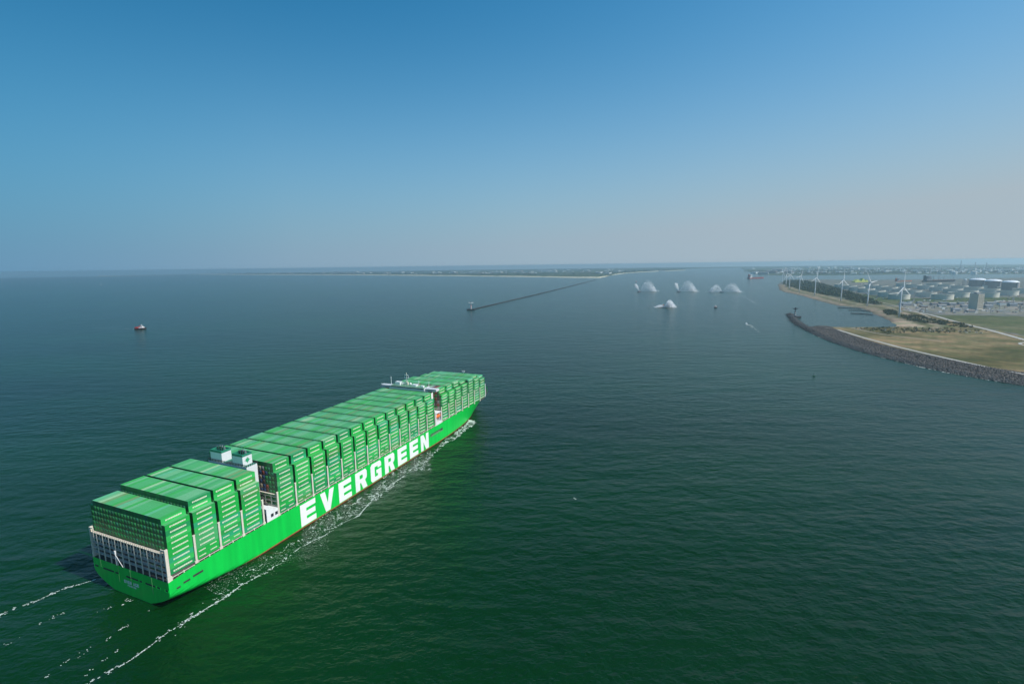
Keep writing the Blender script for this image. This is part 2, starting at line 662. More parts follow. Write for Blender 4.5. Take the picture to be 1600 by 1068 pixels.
M_road = mat('road_asphalt', (0.20, 0.19, 0.175), 0.9, var=0.1, vscale=0.1)
M_pale = mat('pale_concrete_road', (0.40, 0.38, 0.34), 0.9, var=0.1, vscale=0.1)
M_track = mat('sand_track', (0.30, 0.25, 0.18), 0.95, var=0.2, vscale=0.08)
strip('crest_road', [(1289, 511), (1310, 515.5), (1339, 524.6), (1398, 541), (1457, 555.5), (1529, 571), (1600, 584.5), (1700, 602), (1800, 620)], 7, M_pale, z=7.5, label='pale service road along the crest of the rock slope')
strip('main_road', [(1410, 483.7), (1450, 491), (1500, 504), (1545, 515.5), (1567, 521), (1600, 530.5), (1680, 556)], 9, M_pale, label='pale straight road crossing the grass towards the yard')
strip('dirt_track', [(1372, 471), (1400, 477.5), (1430, 486), (1455, 497), (1480, 503)], 7, M_track, label='sandy track beside the shrubs')
strip('yard_road', [(1450, 491.3), (1480, 492), (1540, 491.8), (1600, 491.5), (1700, 491)], 10, M_road, label='grey road along the front of the yard')
strip('field_path', [(1330, 512.5), (1345, 516), (1375, 522), (1420, 528), (1470, 533)], 6, M_track, label='sandy path through the dry grass')
strip('loop_road', [(1625, 545), (1598, 540), (1588, 537), (1590, 535.2), (1605, 535)], 5, M_pale, label='pale looped kerb at the edge of the grass')

# rocks of the revetment and the short mole
OCT = np.array([(1, 0, 0), (-1, 0, 0), (0, 1, 0), (0, -1, 0), (0, 0, 1), (0, 0, -1)], float)
OCF = np.array([(0, 2, 4), (2, 1, 4), (1, 3, 4), (3, 0, 4), (2, 0, 5), (1, 2, 5), (3, 1, 5), (0, 3, 5)])


def rocks(cent, rad):
    n = len(cent)
    Vv = OCT[None] * rng.uniform(0.7, 1.25, (n, 6, 1)) * rad[:, None, None]
    a = rng.uniform(0, 2 * np.pi, n)
    c, s = np.cos(a), np.sin(a)
    x = Vv[..., 0] * c[:, None] - Vv[..., 1] * s[:, None]
    y = Vv[..., 0] * s[:, None] + Vv[..., 1] * c[:, None]
    tl = rng.uniform(-0.6, 0.6, n)[:, None]
    z = Vv[..., 2] * 0.75 + tl * x
    Vv = np.stack([x, y, z], -1) + cent[:, None]
    Ff = (OCF[None] + (np.arange(n) * 6)[:, None, None]).reshape(-1, 3)
    return Vv.reshape(-1, 3), Ff


def sample_line(poly, n):
    seg = np.hypot(*np.diff(poly, axis=0).T)
    cum = np.concatenate([[0], np.cumsum(seg)])
    u = rng.uniform(0, cum[-1], n)
    k = np.clip(np.searchsorted(cum, u) - 1, 0, len(seg) - 1)
    tt = (u - cum[k]) / seg[k]
    d = np.diff(poly, axis=0)[k] / seg[k][:, None]
    return poly[k] + np.diff(poly, axis=0)[k] * tt[:, None], d


rockline = CP[:11]
pc, dv = sample_line(rockline, 24000)
inw = np.column_stack([-dv[:, 1], dv[:, 0]])
off = rng.uniform(-4, 50, len(pc))
pp = pc + inw * off[:, None]
hz_, _, _, _ = height(pp)
m = (hz_ > -1.2) & (hz_ < 8.3)
pp, hz_, off = pp[m], hz_[m], off[m]
V1, F1 = rocks(np.column_stack([pp, hz_ + 0.3]), np.where(off < 16, rng.uniform(1.3, 2.5, len(pp)), rng.uniform(0.9, 1.8, len(pp))))
M_rocks = [mat('rock_grey', (0.105, 0.096, 0.09), 0.95), mat('rock_dark', (0.04, 0.038, 0.036), 0.95), mat('rock_brown', (0.13, 0.108, 0.09), 0.95), mat('rock_wet', (0.028, 0.03, 0.028), 0.6)]
mi = np.where(off < 10 + rng.normal(0, 3, len(off)), 3, rng.choice([0, 1, 1, 2], len(pp)))
tag(link('rock_slope', np_mesh('rock_slope', V1, F1, M_rocks, np.repeat(mi, 8))), 'long slope of grey armour rocks along the shore', kind='stuff')
mole = np.array([tuple(at(*p))[:2] for p in [(1234.5, 490.5), (1238, 496.5), (1244, 503), (1251, 508), (1262, 514), (1272, 519)]])
pc, dv = sample_line(mole, 2600)
sd = rng.normal(0, 6, len(pc))
pp = pc + np.column_stack([-dv[:, 1], dv[:, 0]]) * sd[:, None]
V1, F1 = rocks(np.column_stack([pp, np.maximum(-0.5, 3.2 - np.abs(sd) * 0.28)]), rng.uniform(1.3, 2.6, len(pp)))
tag(link('mole_rocks', np_mesh('mole_rocks', V1, F1, M_rocks, np.repeat(np.where(rng.random(len(pp)) < .5, 1, 3), 8))), 'dark rock mole that runs out to the beacon platform', kind='stuff')

# shrubs and wood as leaf clumps
M_leaf = [mat('leaf_dark', (0.050, 0.060, 0.028), 0.9, spec=0.2), mat('leaf_green', (0.048, 0.075, 0.026), 0.9, spec=0.2), mat('leaf_olive', (0.095, 0.092, 0.038), 0.9, spec=0.2)]


def clumps(name, poly, n, r0, r1, label, seed=1, leaves=18, weights=(0.5, 0.35, 0.15)):
    lo, hi = poly.min(0), poly.max(0)
    cand = rng.uniform(lo, hi, (n * 6, 2))
    cand = cand[in_poly(cand, poly) & (fbm(cand[:, 0], cand[:, 1], 40, seed) > 0.36)][:n]
    hh = height(cand)[0]
    n = len(cand)
    rad = rng.uniform(r0, r1, n)
    d = rng.normal(0, 1, (n, leaves, 3))
    d /= np.linalg.norm(d, axis=2)[..., None]
    d *= rng.uniform(0.55, 1.0, (n, leaves, 1))
    cen = np.column_stack([cand, hh + rad * 0.55])[:, None] + d * (rad[:, None, None] * np.array([1, 1, 0.8]))
    tri = rng.normal(0, 1, (n, leaves, 3, 3)) * (rad[:, None, None, None] * 0.36)
    Vv = (cen[:, :, None] + tri).reshape(-1, 3)
    Ff = np.arange(len(Vv)).reshape(-1, 3)
    mi = np.repeat(rng.choice(3, n, p=weights), leaves)
    tag(link(name, np_mesh(name, Vv, Ff, M_leaf, mi)), label, kind='stuff')


clumps('shore_wood', FOREST, 2600, 4.0, 8.0, 'dark green wood growing behind the row of wind turbines', 1, 18, (.3, .45, .25))
clumps('roadside_shrubs', px_poly([(1405, 492), (1425, 490.5), (1468, 501), (1474, 507), (1448, 504), (1415, 499)]), 300, 1.6, 3.6, 'dark shrubs between the beach and the road', 5, 14, (.35, .3, .35))
clumps('field_shrubs', px_poly([(1462, 500.5), (1500, 504), (1524, 512), (1500, 511.5), (1470, 507)]), 170, 1.6, 3.4, 'dark shrubs beside the pale road', 8, 14, (.3, .3, .4))
clumps('dune_shrubs', px_poly([(1380, 483), (1400, 485.5), (1403, 491), (1385, 490)]), 150, 2.0, 4.0, 'small dark shrubs on the dune between the last two turbines', 11)
clumps('lagoon_shrubs', px_poly([(1335, 512.5), (1400, 511.5), (1480, 513), (1545, 518), (1500, 521), (1420, 520), (1385, 523.5)]), 330, 1.1, 2.7, 'low dark scrub along the south shore of the lagoon', 14, 13, (.25, .3, .45))

# ------------------------------------------------------------------ far coast across the water
def far_land(name, edge, depth_dir, inland, label, sand=True, seed=0, hill=14.0):
    e = np.array([tuple(at(*p))[:2] for p in edge])
    fine = []
    for a, bq in zip(e, e[1:]):
        n = max(2, int(np.hypot(*(bq - a)) / 60))
        fine += [a + (bq - a) * i / n for i in range(n)]
    fine.append(e[-1])
    fine = np.array(fine)
    dd = np.array(depth_dir) / np.hypot(*depth_dir)
    offs = np.array([-40, 0, 25, 60, 95, 130, 180, 240, 320, 430, 600, 900, 1400, 2200, 3500, 5500, 9000, 14000, 22000.])
    offs = offs[offs <= inland]
    G = fine[:, None] + dd * offs[None, :, None]
    rr_ = np.hypot(G[..., 0], G[..., 1])
    G = G * np.minimum(1, 20500 / rr_)[..., None]
    x, y = G[..., 0], G[..., 1]
    nz = fbm(x.ravel(), y.ravel(), 140, seed).reshape(x.shape)
    o = np.broadcast_to(offs, x.shape)
    if sand:
        z = np.where(o < 0, -2, np.where(o < 100, o * 0.035, 3.5 + hill * nz * np.exp(-((o - 300) / 330) ** 2)))
    else:
        z = np.where(o < 0, -2, np.minimum(o * 0.12, 3.0) + nz * 1.0)
    colr = np.empty(x.shape + (3,))
    gr = fbm(x.ravel(), y.ravel(), 500, seed + 5).reshape(x.shape)
    g = np.array([0.055, 0.075, 0.035]) + (gr[..., None] - 0.4) * np.array([0.12, 0.10, 0.07])
    colr[:] = np.clip(g, 0.03, 0.3)
    if sand:
        colr[(o < 118 + 40 * nz) & (o > -60)] = (0.52, 0.47, 0.38)
    ny, nx = x.shape
    idx = np.arange(nx * ny).reshape(ny, nx)
    Ff = np.stack([idx[:-1, :-1], idx[:-1, 1:], idx[1:, 1:], idx[1:, :-1]], -1).reshape(-1, 4)[:, ::-1]
    me = np_mesh(name, np.column_stack([x.ravel(), y.ravel(), z.ravel()]), Ff, M_land, smooth=True)
    cover(me, colr.reshape(-1, 3))
    tag(link(name, me), label, kind='structure')


far_land('north_coast', [(150, 428.8), (230, 428.4), (300, 428.6), (400, 429.2), (500, 429.6), (600, 430.1), (700, 431), (780, 432), (850, 433), (900, 434), (935, 434.2), (946, 432.3), (955, 430), (975, 427.2), (1000, 425.4), (1040, 423.6), (1072, 422.2)], (0.30, 1.0), 22000, 'low far coast with pale beach and dunes', seed=21)
far_land('river_bend', [(1048, 420.6), (1085, 419.2), (1130, 418.4), (1172, 418.2)], (0.35, 1.0), 22000, 'thin hazy bank far up the river', sand=False, seed=44)
far_land('south_bank', [(1158, 419.5), (1166, 423), (1180, 428.2), (1200, 429.6), (1235, 430.4), (1330, 429.6), (1450, 428.2), (1600, 427.6), (1850, 425.5), (2300, 420)], (0.45, 1.0), 22000, 'low far bank of the port with sheds and tanks', sand=False, seed=33)
M_ftree = mat('far_tree_green', (0.045, 0.062, 0.032), 0.95, spec=0.1)


def far_trees(name, line, n, spread, label, z=4):
    e = np.array([tuple(at(*p))[:2] for p in line])
    pc, dv = sample_line(e, n)
    pp = pc + rng.normal(0, spread, (len(pc), 2))
    keepm = fbm(pp[:, 0], pp[:, 1], 260, 4) > 0.38
    pp = pp[keepm]
    n = len(pp)
    rad = rng.uniform(6, 14, n)
    lv = 10
    d = rng.normal(0, 1, (n, lv, 3))
    d /= np.linalg.norm(d, axis=2)[..., None]
    cen = np.column_stack([pp, np.full(n, z) + rad * 0.6])[:, None] + d * (rad[:, None, None] * np.array([1.3, 1.3, 0.6])) * 0.8
    tri = rng.normal(0, 1, (n, lv, 3, 3)) * (rad[:, None, None, None] * 0.45)
    Vv = (cen[:, :, None] + tri).reshape(-1, 3)
    tag(link(name, np_mesh(name, Vv, np.arange(len(Vv)).reshape(-1, 3), M_ftree)), label, kind='stuff')


far_trees('coast_woods', [(330, 426.6), (480, 427.0), (620, 427.6), (760, 428.6), (860, 429.2), (930, 428.6), (985, 425.2), (1060, 420.5)], 1800, 220, 'hazy dark woods behind the far beach', z=8)
far_trees('bank_woods', [(1180, 424), (1260, 424.5), (1360, 423), (1470, 421), (1600, 420)], 1500, 200, 'hazy tree belts behind the far bank')
far_trees('bank_hedges', [(1250, 428.2), (1350, 427.6), (1460, 426.2), (1600, 425.5)], 700, 50, 'thin dark line of trees along the far bank')

# ------------------------------------------------------------------ container ship
SX, SY, SA = -197.712, 233.246, 1.172570
ship = empty('container_ship', (SX, SY, 0), SA)
tag(ship, 'huge bright green container ship loaded high with green containers', 'ship')
SHIPM = Matrix.Translation((SX, SY, 0)) @ Matrix.Rotation(SA, 4, 'Z')


def paint(name, colr, rough, streak=0.06):
    m = mat(name, colr, rough)
    t = m.node_tree
    b = t.nodes['Principled BSDF']
    tc = t.nodes.new('ShaderNodeTexCoord')
    mp = t.nodes.new('ShaderNodeMapping')
    mp.inputs['Scale'].default_value = (0.35, 0.35, 0.03)
    n = t.nodes.new('ShaderNodeTexNoise')
    n.inputs['Scale'].default_value = 1.0
    n.inputs['Detail'].default_value = 6
    r = t.nodes.new('ShaderNodeMapRange')
    r.inputs[1].default_value = 0.3
    r.inputs[2].default_value = 0.7
    r.inputs[3].default_value = 1 - streak
    r.inputs[4].default_value = 1 + streak
    s = t.nodes.new('ShaderNodeVectorMath')
    s.operation = 'SCALE'
    s.inputs[0].default_value = colr
    t.links.new(tc.outputs['Object'], mp.inputs['Vector'])
    t.links.new(mp.outputs[0], n.inputs['Vector'])
    t.links.new(n.outputs[0], r.inputs[0])
    t.links.new(r.outputs[0], s.inputs['Scale'])
    t.links.new(s.outputs[0], b.inputs['Base Color'])
    return m


M_hull = paint('hull_green', (0.001, 0.52, 0.060), 0.42, 0.11)
M_boot = paint('boot_topping_red', (0.30, 0.055, 0.03), 0.6, 0.2)
M_deck = mat('deck_grey', (0.10, 0.085, 0.075), 0.85, var=0.25, vscale=0.3)


def interp(x, tab):
    return float(np.interp(x, [p[0] for p in tab], [p[1] for p in tab]))


DECK_B = [(0, 30.75), (350, 30.75), (360, 30.2), (370, 27.5), (380, 22), (390, 14), (396, 8), (399.5, 1.0)]
WL_B = [(0, 30.75), (255, 30.75), (275, 30.5), (300, 28.6), (320, 26.0), (340, 21.0), (360, 13.0), (375, 6.0), (386, 1.2), (399.5, 0.15)]
GUN = [(0, 15.2), (14, 16.6), (40, 17.0), (250, 17.3), (300, 18.2), (350, 19.2), (360, 21.5), (399.5, 24.0)]
STEM = [(0, -6), (378, -6), (386, -2), (391, 6), (396, 14), (399.5, 22)]
TR_Y = [(-1.9, 0), (-1.6, 8.4), (-0.4, 13.5), (1.2, 18.5), (3.6, 24.5), (5.6, 28.3), (7.8, 30.6), (8.6, 30.75)]   # transom half breadth by height
zs_rel = [0.0, 0.06, 0.12, 0.17, 0.22, 0.28, 0.36, 0.46, 0.58, 0.70, 0.80, 0.90, 1.0]
xs = [0, 4, 9, 15, 22, 30, 40, 52, 70, 110, 170, 230, 255, 270, 285, 300, 312, 324, 336, 348, 356, 362, 368, 374, 380, 385, 389, 392, 394.5, 397, 398.6, 399.5]


def half_breadth(x, z):
    g = interp(x, GUN)
    if x < 60:
        # run aft: transom profile dropping towards full sections
        k = x / 60.0
        zz = z + 9.0 * k ** 0.8
        bt = float(np.interp(zz, [p[0] for p in TR_Y], [p[1] for p in TR_Y], left=0.0))
        return bt
    db, wb = interp(x, DECK_B), interp(x, WL_B)
    zst = interp(x, STEM)
    if z <= max(0, zst):
        f = 0.0
    else:
        f = ((z - max(0, zst)) / (g - max(0, zst))) ** (1.05 if x < 360 else 1.0)
    return max(0.02, wb + (db - wb) * f)


hullb = MB()
boot = MB()
rows = []
BT = 0.75      # top of the red band
for x in xs:
    g = interp(x, GUN)
    z0 = -2.2 if x > 0 else -1.9
    zl = [z0, -1.0, 0.0, BT] + [BT + (g - BT) * k for k in (0.05, 0.1, 0.16, 0.22, 0.3, 0.38, 0.47, 0.56, 0.66, 0.76, 0.87, 1.0)]
    zst = interp(x, STEM)
    rr = []
    for z in zl:
        zz = max(z, zst) if x > 386 else z
        rr.append((x, half_breadth(x, zz), zz))
    rows.append(rr)
nz_ = len(rows[0])
vv, ff, mm = [], [], []
for rr in rows:
    for (x, bb, z) in rr:
        vv.append((x, -bb, z))
    for (x, bb, z) in rr:
        vv.append((x, bb, z))
for k in range(len(rows) - 1):
    A, B2 = k * 2 * nz_, (k + 1) * 2 * nz_
    for j in range(nz_ - 1):
        ff.append((A + j, B2 + j, B2 + j + 1, A + j + 1))
        ff.append((A + nz_ + j, A + nz_ + j + 1, B2 + nz_ + j + 1, B2 + nz_ + j))
        mm += [1 if j < 3 else 0] * 2
# transom
for j in range(nz_ - 1):
    ff.append((j, j + 1, nz_ + j + 1, nz_ + j))
    mm.append(0)
hullb.v, hullb.f, hullb.m = vv, ff, mm
hull = hullb.build('hull', [M_hull, M_boot], ship)
dk = MB()
dp = []
for x in xs:
    dp.append((x, interp(x, DECK_B) - 0.35, interp(x, GUN) - (0.7 if x < 356 else 1.6)))
for a, bq in zip(dp, dp[1:]):
    dk.add([(a[0] + .3, -a[1], a[2]), (bq[0], -bq[1], bq[2]), (bq[0], bq[1], bq[2]), (a[0] + .3, a[1], a[2])], [(0, 1, 2, 3)])
dk.build('deck', M_deck, ship)

# ---- block lettering -------------------------------------------------------
GLYPH = {
    'E': ([(0, 0), (1, 0), (1, .25), (.38, .25), (.38, .385), (.97, .385), (.97, .615), (.38, .615), (.38, .75), (1, .75), (1, 1), (0, 1)], []),
    'V': ([(.34, 0), (.66, 0), (1, 1), (.66, 1), (.5, .40), (.34, 1), (0, 1)], []),
    'R': ([(0, 0), (.37, 0), (.37, .37), (.46, .37), (.62, 0), (1, 0), (.82, .42), (.95, .5), (1, .62), (1, .86), (.88, 1), (0, 1)], [[(.37, .58), (.60, .58), (.64, .62), (.64, .74), (.60, .78), (.37, .78)]]),
    'G': ([(.13, 0), (1, 0), (1, .56), (.52, .56), (.52, .37), (.66, .37), (.66, .23), (.37, .23), (.37, .77), (.66, .77), (.66, .66), (1, .66), (1, .88), (.87, 1), (.13, 1), (0, .88), (0, .12)], []),
    'N': ([(0, 0), (.33, 0), (.33, .52), (.64, 0), (1, 0), (1, 1), (.67, 1), (.67, .48), (.36, 1), (0, 1)], []),
    'A': ([(0, 0), (.33, 0), (.38, .18), (.62, .18), (.67, 0), (1, 0), (.68, 1), (.32, 1)], [[(.43, .38), (.57, .38), (.5, .70)]]),
    'C': ([(.13, 0), (.87, 0), (1, .12), (1, .38), (.65, .38), (.65, .23), (.36, .23), (.36, .77), (.65, .77), (.65, .62), (1, .62), (1, .88), (.87, 1), (.13, 1), (0, .88), (0, .12)], []),
    'P': ([(0, 0), (.36, 0), (.36, .34), (.88, .34), (1, .46), (1, .88), (.88, 1), (0, 1)], [[(.36, .56), (.64, .56), (.66, .60), (.66, .74), (.64, .78), (.36, .78)]]),
    'M': ([(0, 0), (.27, 0), (.27, .58), (.42, .08), (.58, .08), (.73, .58), (.73, 0), (1, 0), (1, 1), (.68, 1), (.5, .50), (.32, 1), (0, 1)], []),
}


def glyph_tris(ch):
    o, holes = GLYPH[ch]
    loops = [[Vector((p[0], p[1], 0)) for p in o]] + [[Vector((p[0], p[1], 0)) for p in hq] for hq in holes]
    pts = [p for l in loops for p in l]
    tr = tessellate_polygon(loops)
    return pts, tr


def letters_mb(text, width, height_, gap, frame, wide=None, th=0.0):
    """frame(u, v) -> 3D point; text starts at u=0"""
    mb = MB()
    n = len(text.replace(' ', ''))
    u = 0
    for ch in text:
        if ch == ' ':
            u += width * 0.75
            continue
        pts, tr = glyph_tris(ch)
        vs_ = [frame(u + p.x * width, p.y * height_) for p in pts]
        n0 = (Vector(vs_[tr[0][1]]) - Vector(vs_[tr[0][0]])).cross(Vector(vs_[tr[0][2]]) - Vector(vs_[tr[0][0]]))
        mb.add(vs_, [tuple(f) for f in tr])
        u += width + gap
    return mb


text = 'EVERGREEN'
LW, LX0, LX1 = 13.0, 82.8, 235.2
pitch = (LX1 - LX0 - LW) / 8
for i, ch in enumerate(text):
    x0 = LX0 + i * pitch
    mb = letters_mb(ch, LW, 14.6, 0, lambda u, v, x0=x0: (x0 + u, -30.75 - 0.06, 1.25 + v))
    mb.build('letter', M_letter, ship)
for txt, wd, ht, gp, yc, z0 in (('EVER ACE', 1.35, 1.75, 0.25, 0.7, 6.6), ('PANAMA', 1.0, 0.95, 0.2, 0.75, 5.15)):
    tot = sum(wd * .75 if c == ' ' else wd + gp for c in txt) - gp
    mb = letters_mb(txt, wd, ht, gp, lambda u, v, yc=yc, tot=tot, z0=z0: (-0.06, -(yc - tot / 2 + u), z0 + v))
    mb.build('stern_lettering', M_letter, ship)['kind'] = 'stuff'

# ---- openings in the hull plating: flat dark plates painted as the shade inside, with a lip ------------------
def slot(parent, pts_frame, name='mooring_opening', m=(M_dark, M_hull)):
    pass


for y0, y1 in ((27.8, 30.0), (21.5, 24.0), (12.4, 20.5), (8.0, 10.0), (-3.0, 7.0), (-12.0, -9.0), (-22.5, -13.0), (-30.0, -26.5)):
    mb = MB()
    # stern frame (x = 0 plane); starboard is negative y
    a, bq = -y1, -y0
    z0, z1 = 10.1, 11.1
    mb.box(-0.05, 0.02, a, bq, z0, z1, 0)  # dark plate painted as the shade inside the opening
    mb.box(-0.16, 0.0, a - .15, bq + .15, z0 - .25, z0 - .02, 1)
    mb.box(-0.16, 0.0, a - .2, a - .02, z0 - .02, z1 + .1, 1)
    mb.box(-0.16, 0.0, bq + .02, bq + .2, z0 - .02, z1 + .1, 1)
    mb.build('mooring_opening', [M_dark, M_hull], ship)
for x0, x1, z0, z1 in ((3.5, 5.5, 9.6, 10.5), (7.0, 10.5, 10.4, 11.4), (12.0, 17.5, 10.8, 11.9)):
    mb = MB()
    mb.box(x0, x1, -30.80, -30.7, z0, z1, 0)  # dark plate proud of the side, colour stands for the slot's shaded inside
    mb.box(x0 - .2, x1 + .2, -30.92, -30.7, z0 - .3, z0 - .03, 1)
    mb.build('mooring_opening', [M_dark, M_hull], ship)
M_gang = mat('gangway_green', (0.10, 0.30, 0.12), 0.6)
mb = MB()
mb.box(238.6, 261.0, -30.80, -30.7, 10.3, 12.2, 0)  # dark plate on the hull, shade of the gangway pocket put into its colour
mb.box(238.6, 261.0, -31.0, -30.7, 9.5, 10.2, 1)
mb.box(240.5, 255.5, -30.95, -30.82, 10.4, 11.3, 1)
for x in (240, 244, 248, 252, 256, 260):
    mb.box(x, x + .35, -30.98, -30.72, 10.4, 12.1, 1)
g = mb.build('side_gangway', [M_dark, M_gang], ship)
for y in (24.0, 9.0, -1.0, -18.0):
    MB().bar((-0.12, y, 6.0 if abs(y) < 20 else 11), (-0.12, y, 15.2), 0.10).build('fender_pipe', M_gang, ship)

# ---- bays -------------------------------------------------------------------
T, Z0 = 2.876, 18.1
ROW = 2.52
bays = []     # (x0, outer tiers, inner tiers)
for k in range(4):
    bays.append((2.0 + 13.74 * k, 9, 10 if k == 0 else 11))
for k in range(13):
    bays.append((67.9 + 13.93 * k, 9, 11))
for k, (o, i) in enumerate([(9, 11), (9, 11), (9, 11), (9, 10), (10, 10), (9, 10), (8, 9)]):
    bays.append((261.2 + 13.8 * k, o, i))


def tiers(bay, row):
    x0, o, i = bays[bay]
    if bay == 23 and row in (0, 23):
        return o
    return o if row in (0, 23) else i


# lashing bridges
def lashing_bridge(x, zb=17.0, zt=30.8, name='lashing_bridge', edge_top=32.0):
    fr = MB()
    for k in range(1, 12):
        y = -30.2 + 60.4 * k / 12
        fr.box(x - .30, x + .30, y - .14, y + .14, zb, zt - 1)
    for z in (20.6, 23.4, 26.2, 29.0, zt - .3):
        fr.box(x - .45, x + .45, -29.9, 29.9, z - .12, z + .05)
    o = fr.build(name, M_cream, ship)
    for s in (-1, 1):
        p = MB()
        y = s * 30.35
        p.box(x - .52, x + .52, y - .32, y + .32, zb, edge_top)
        p.box(x - .9, x + .9, y - .36, y + .36, zb - .02, zb + 1.3)
        p.box(x - .7, x + .7, y - .34, y + .34, edge_top, edge_top + .35)
        p.build('post', M_cream, o)
    return o


for bidx, (x0, o, i) in enumerate(bays):
    if bidx == 0:
        continue
    lashing_bridge(x0 - 0.85)
for x in (bays[3][0] + 13.05, bays[16][0] + 13.05):
    lashing_bridge(x)

# stern lashing bridge: the big open lattice over the transom
M_walk = mat('walkway_grey', (0.46, 0.43, 0.40), 0.8, var=0.3, vscale=0.7)
fr = MB()
fr.box(0.35, 1.75, -30, 30, 29.2, 29.5)
stern = fr.build('lashing_bridge', M_cream, ship)
for k in range(12):
    y = 30.1 - 5.17 * k
    MB().box(0.1, 0.5, y - .18, y + .18, 15.0, 29.2).build('post', M_cream, stern)
for k in range(12):
    y = 30.1 - 5.17 * (k + .5)
    if y > -30:
        MB().box(0.2, 0.5, y - .12, y + .12, 24.6, 29.2).build('post', M_cream, stern)
for z in (18.1, 20.9, 23.7, 26.5):
    mb = MB()
    mb.box(0.5, 1.7, -30, 30, z - .35, z)
    mb.bar((0.35, -30, z + 1.05), (0.35, 30, z + 1.05), 0.05, 4)
    for y in np.arange(-29, 30, 1.9):
        mb.box(.34, .4, y - .04, y + .04, z, z + 1.05)
    mb.build('walkway', M_walk, stern)
mb = MB()
mb.bar((0.3, -30, 30.5), (0.3, 30, 30.5), 0.06, 4)
for y in np.arange(-29.5, 30, 1.6):
    mb.box(.26, .34, y - .05, y + .05, 29.5, 30.5)
mb.build('handrail', M_rust, stern)
for s in (-1, 1):
    p = MB()
    p.box(0.1, 1.6, s * 30.3 - .4, s * 30.3 + .4, 15.3, 32.2)
    p.box(0.0, 2.3, s * 30.3 - .44, s * 30.3 + .44, 15.25, 17.6)
    p.box(0.1, .5, s * 27.6 - .2, s * 27.6 + .2, 25.5, 32.2)
    p.box(0.1, .5, s * 27.6, s * 30.3, 31.6, 32.1)
    p.build('corner_post', M_cream, stern)
mb = MB().bar((-.2, 4.3, 15.4), (-.2, 9.6, 21.2), 0.13).bar((-.2, 9.5, 15.4), (-.2, 9.5, 23.0), 0.2)
mb.box(-.6, .1, 9.1, 9.9, 21.5, 23.4)
mb.build('stern_crane', M_white, ship)

# gunwale rails and hatch-side stringers
for bidx, (x0, o, i) in enumerate(bays):
    zb = interp(x0 + 6, GUN)
    for s in (-1, 1):
        mb = MB()
        y = s * 30.4
        mb.box(x0 + .3, x0 + 11.9, y - .12, y + .12, zb + .55, zb + .85)
        mb.box(x0 + 5.8, x0 + 6.4, y - .25, y + .25, zb - .1, zb + 1.1)
        for q in (0.6, 3.1, 8.6, 11.4):
            mb.box(x0 + q, x0 + q + .15, y - .06, y + .06, zb - .1, zb + .56)
        mb.build('railing', M_cream, ship)
    MB().box(x0 + .2, x0 + 12.0, -29.6, 29.6, 16.6, 18.0).build('hatch_cover', M_deck, ship)

# funnel casing
FX0, FX1 = 56.9, 64.2
M_fgreen = mat('funnel_green', (0.02, 0.20, 0.12), 0.5)
M_fwhite = mat('funnel_white', (0.66, 0.67, 0.68), 0.5, var=0.05, vscale=0.5)
cas = MB().box(FX0, FX1, -19.3, 13.5, 16.8, 50.2).build('engine_casing', M_fwhite, ship)
MB().box(FX0 + .3, FX1 - .3, -19.0, 13.2, 50.2, 50.35).build('casing_deck', M_fgreen, cas)
mb = MB()
for a, bq in (((FX0, -19.3), (FX1, -19.3)), ((FX0, -19.3), (FX0, 13.5)), ((FX0, 13.5), (FX1, 13.5))):
    L = math.hypot(bq[0] - a[0], bq[1] - a[1])
    n = int(L / 1.3)
    for k in range(n + 1):
        x, y = a[0] + (bq[0] - a[0]) * k / n, a[1] + (bq[1] - a[1]) * k / n
        mb.box(x - .13, x + .13, y - .13, y + .13, 50.2, 51.7)
    mb.bar((*a, 51.6), (*bq, 51.6), 0.09, 4)
mb.build('railing', M_dark, cas)
mb = MB()
for z in (22, 27, 32, 37, 42, 46):
    mb.box(FX0 - .05, FX0, -16, 10, z, z + .25)
mb.build('casing_ledge', M_fwhite, cas)


def star(cx, cz, r, y):
    mb = MB()
    pts = []
    for k in range(16):
        a = math.pi * 2 * k / 16 + math.pi / 2
        rr = r if k % 4 == 0 else (r * .72 if k % 2 == 0 else r * .46)
        pts.append((cx + rr * math.cos(a), y, cz + rr * math.sin(a)))
    pts.append((cx, y, cz))
    mb.add(pts, [(16, k, (k + 1) % 16) for k in range(16)])
    return mb


for y0, y1, em in ((1.5, 11.3, False), (-16.2, -7.6, True)):
    fx0, fx1 = 57.2, 63.6
    fn = MB()
    fn.box(fx0, fx1, y0, y1, 50.35, 56.4, 0)
    f = fn.build('funnel', M_fwhite, ship)
    mb = MB()
    mb.box(fx0 - .05, fx1 + .05, y0 - .05, y0 + .35, 56.0, 57.4).box(fx0 - .05, fx1 + .05, y1 - .35, y1 + .05, 56.0, 57.4)
    mb.box(fx0 - .05, fx0 + .35, y0 + .35, y1 - .35, 56.0, 57.4).box(fx1 - .35, fx1 + .05, y0 + .35, y1 - .35, 56.0, 57.4)
    mb.box(fx0 + .35, fx1 - .35, y0 + .35, y1 - .35, 56.4, 56.55)
    mb.build('funnel_rim', M_fgreen, f)
    for (px_, py_, r_, hh_) in ((.42, .25, .55, 2.6), (.42, .45, .62, 3.0), (.42, .65, .55, 2.7), (.72, .3, .45, 2.4), (.72, .5, .5, 2.9), (.72, .7, .45, 2.5), (.55, .15, .35, 2.0), (.6, .85, .35, 2.2)):
        cx, cy = fx0 + (fx1 - fx0) * px_, y0 + (y1 - y0) * py_
        MB().lathe([(r_ * .72, 0), (r_ * .72, hh_ * .8), (r_ * .55, hh_ * .8), (r_ * .55, hh_ * .8 - .3)], 10, (cx, cy, 56.55)).build('exhaust_pipe', M_grey if px_ > .5 else M_black, f)
    if em:
        star((fx0 + fx1) / 2, 53.4, 2.2, y0 - .05).build('emblem', mat('emblem_green', (0.02, 0.32, 0.14), 0.5), f)
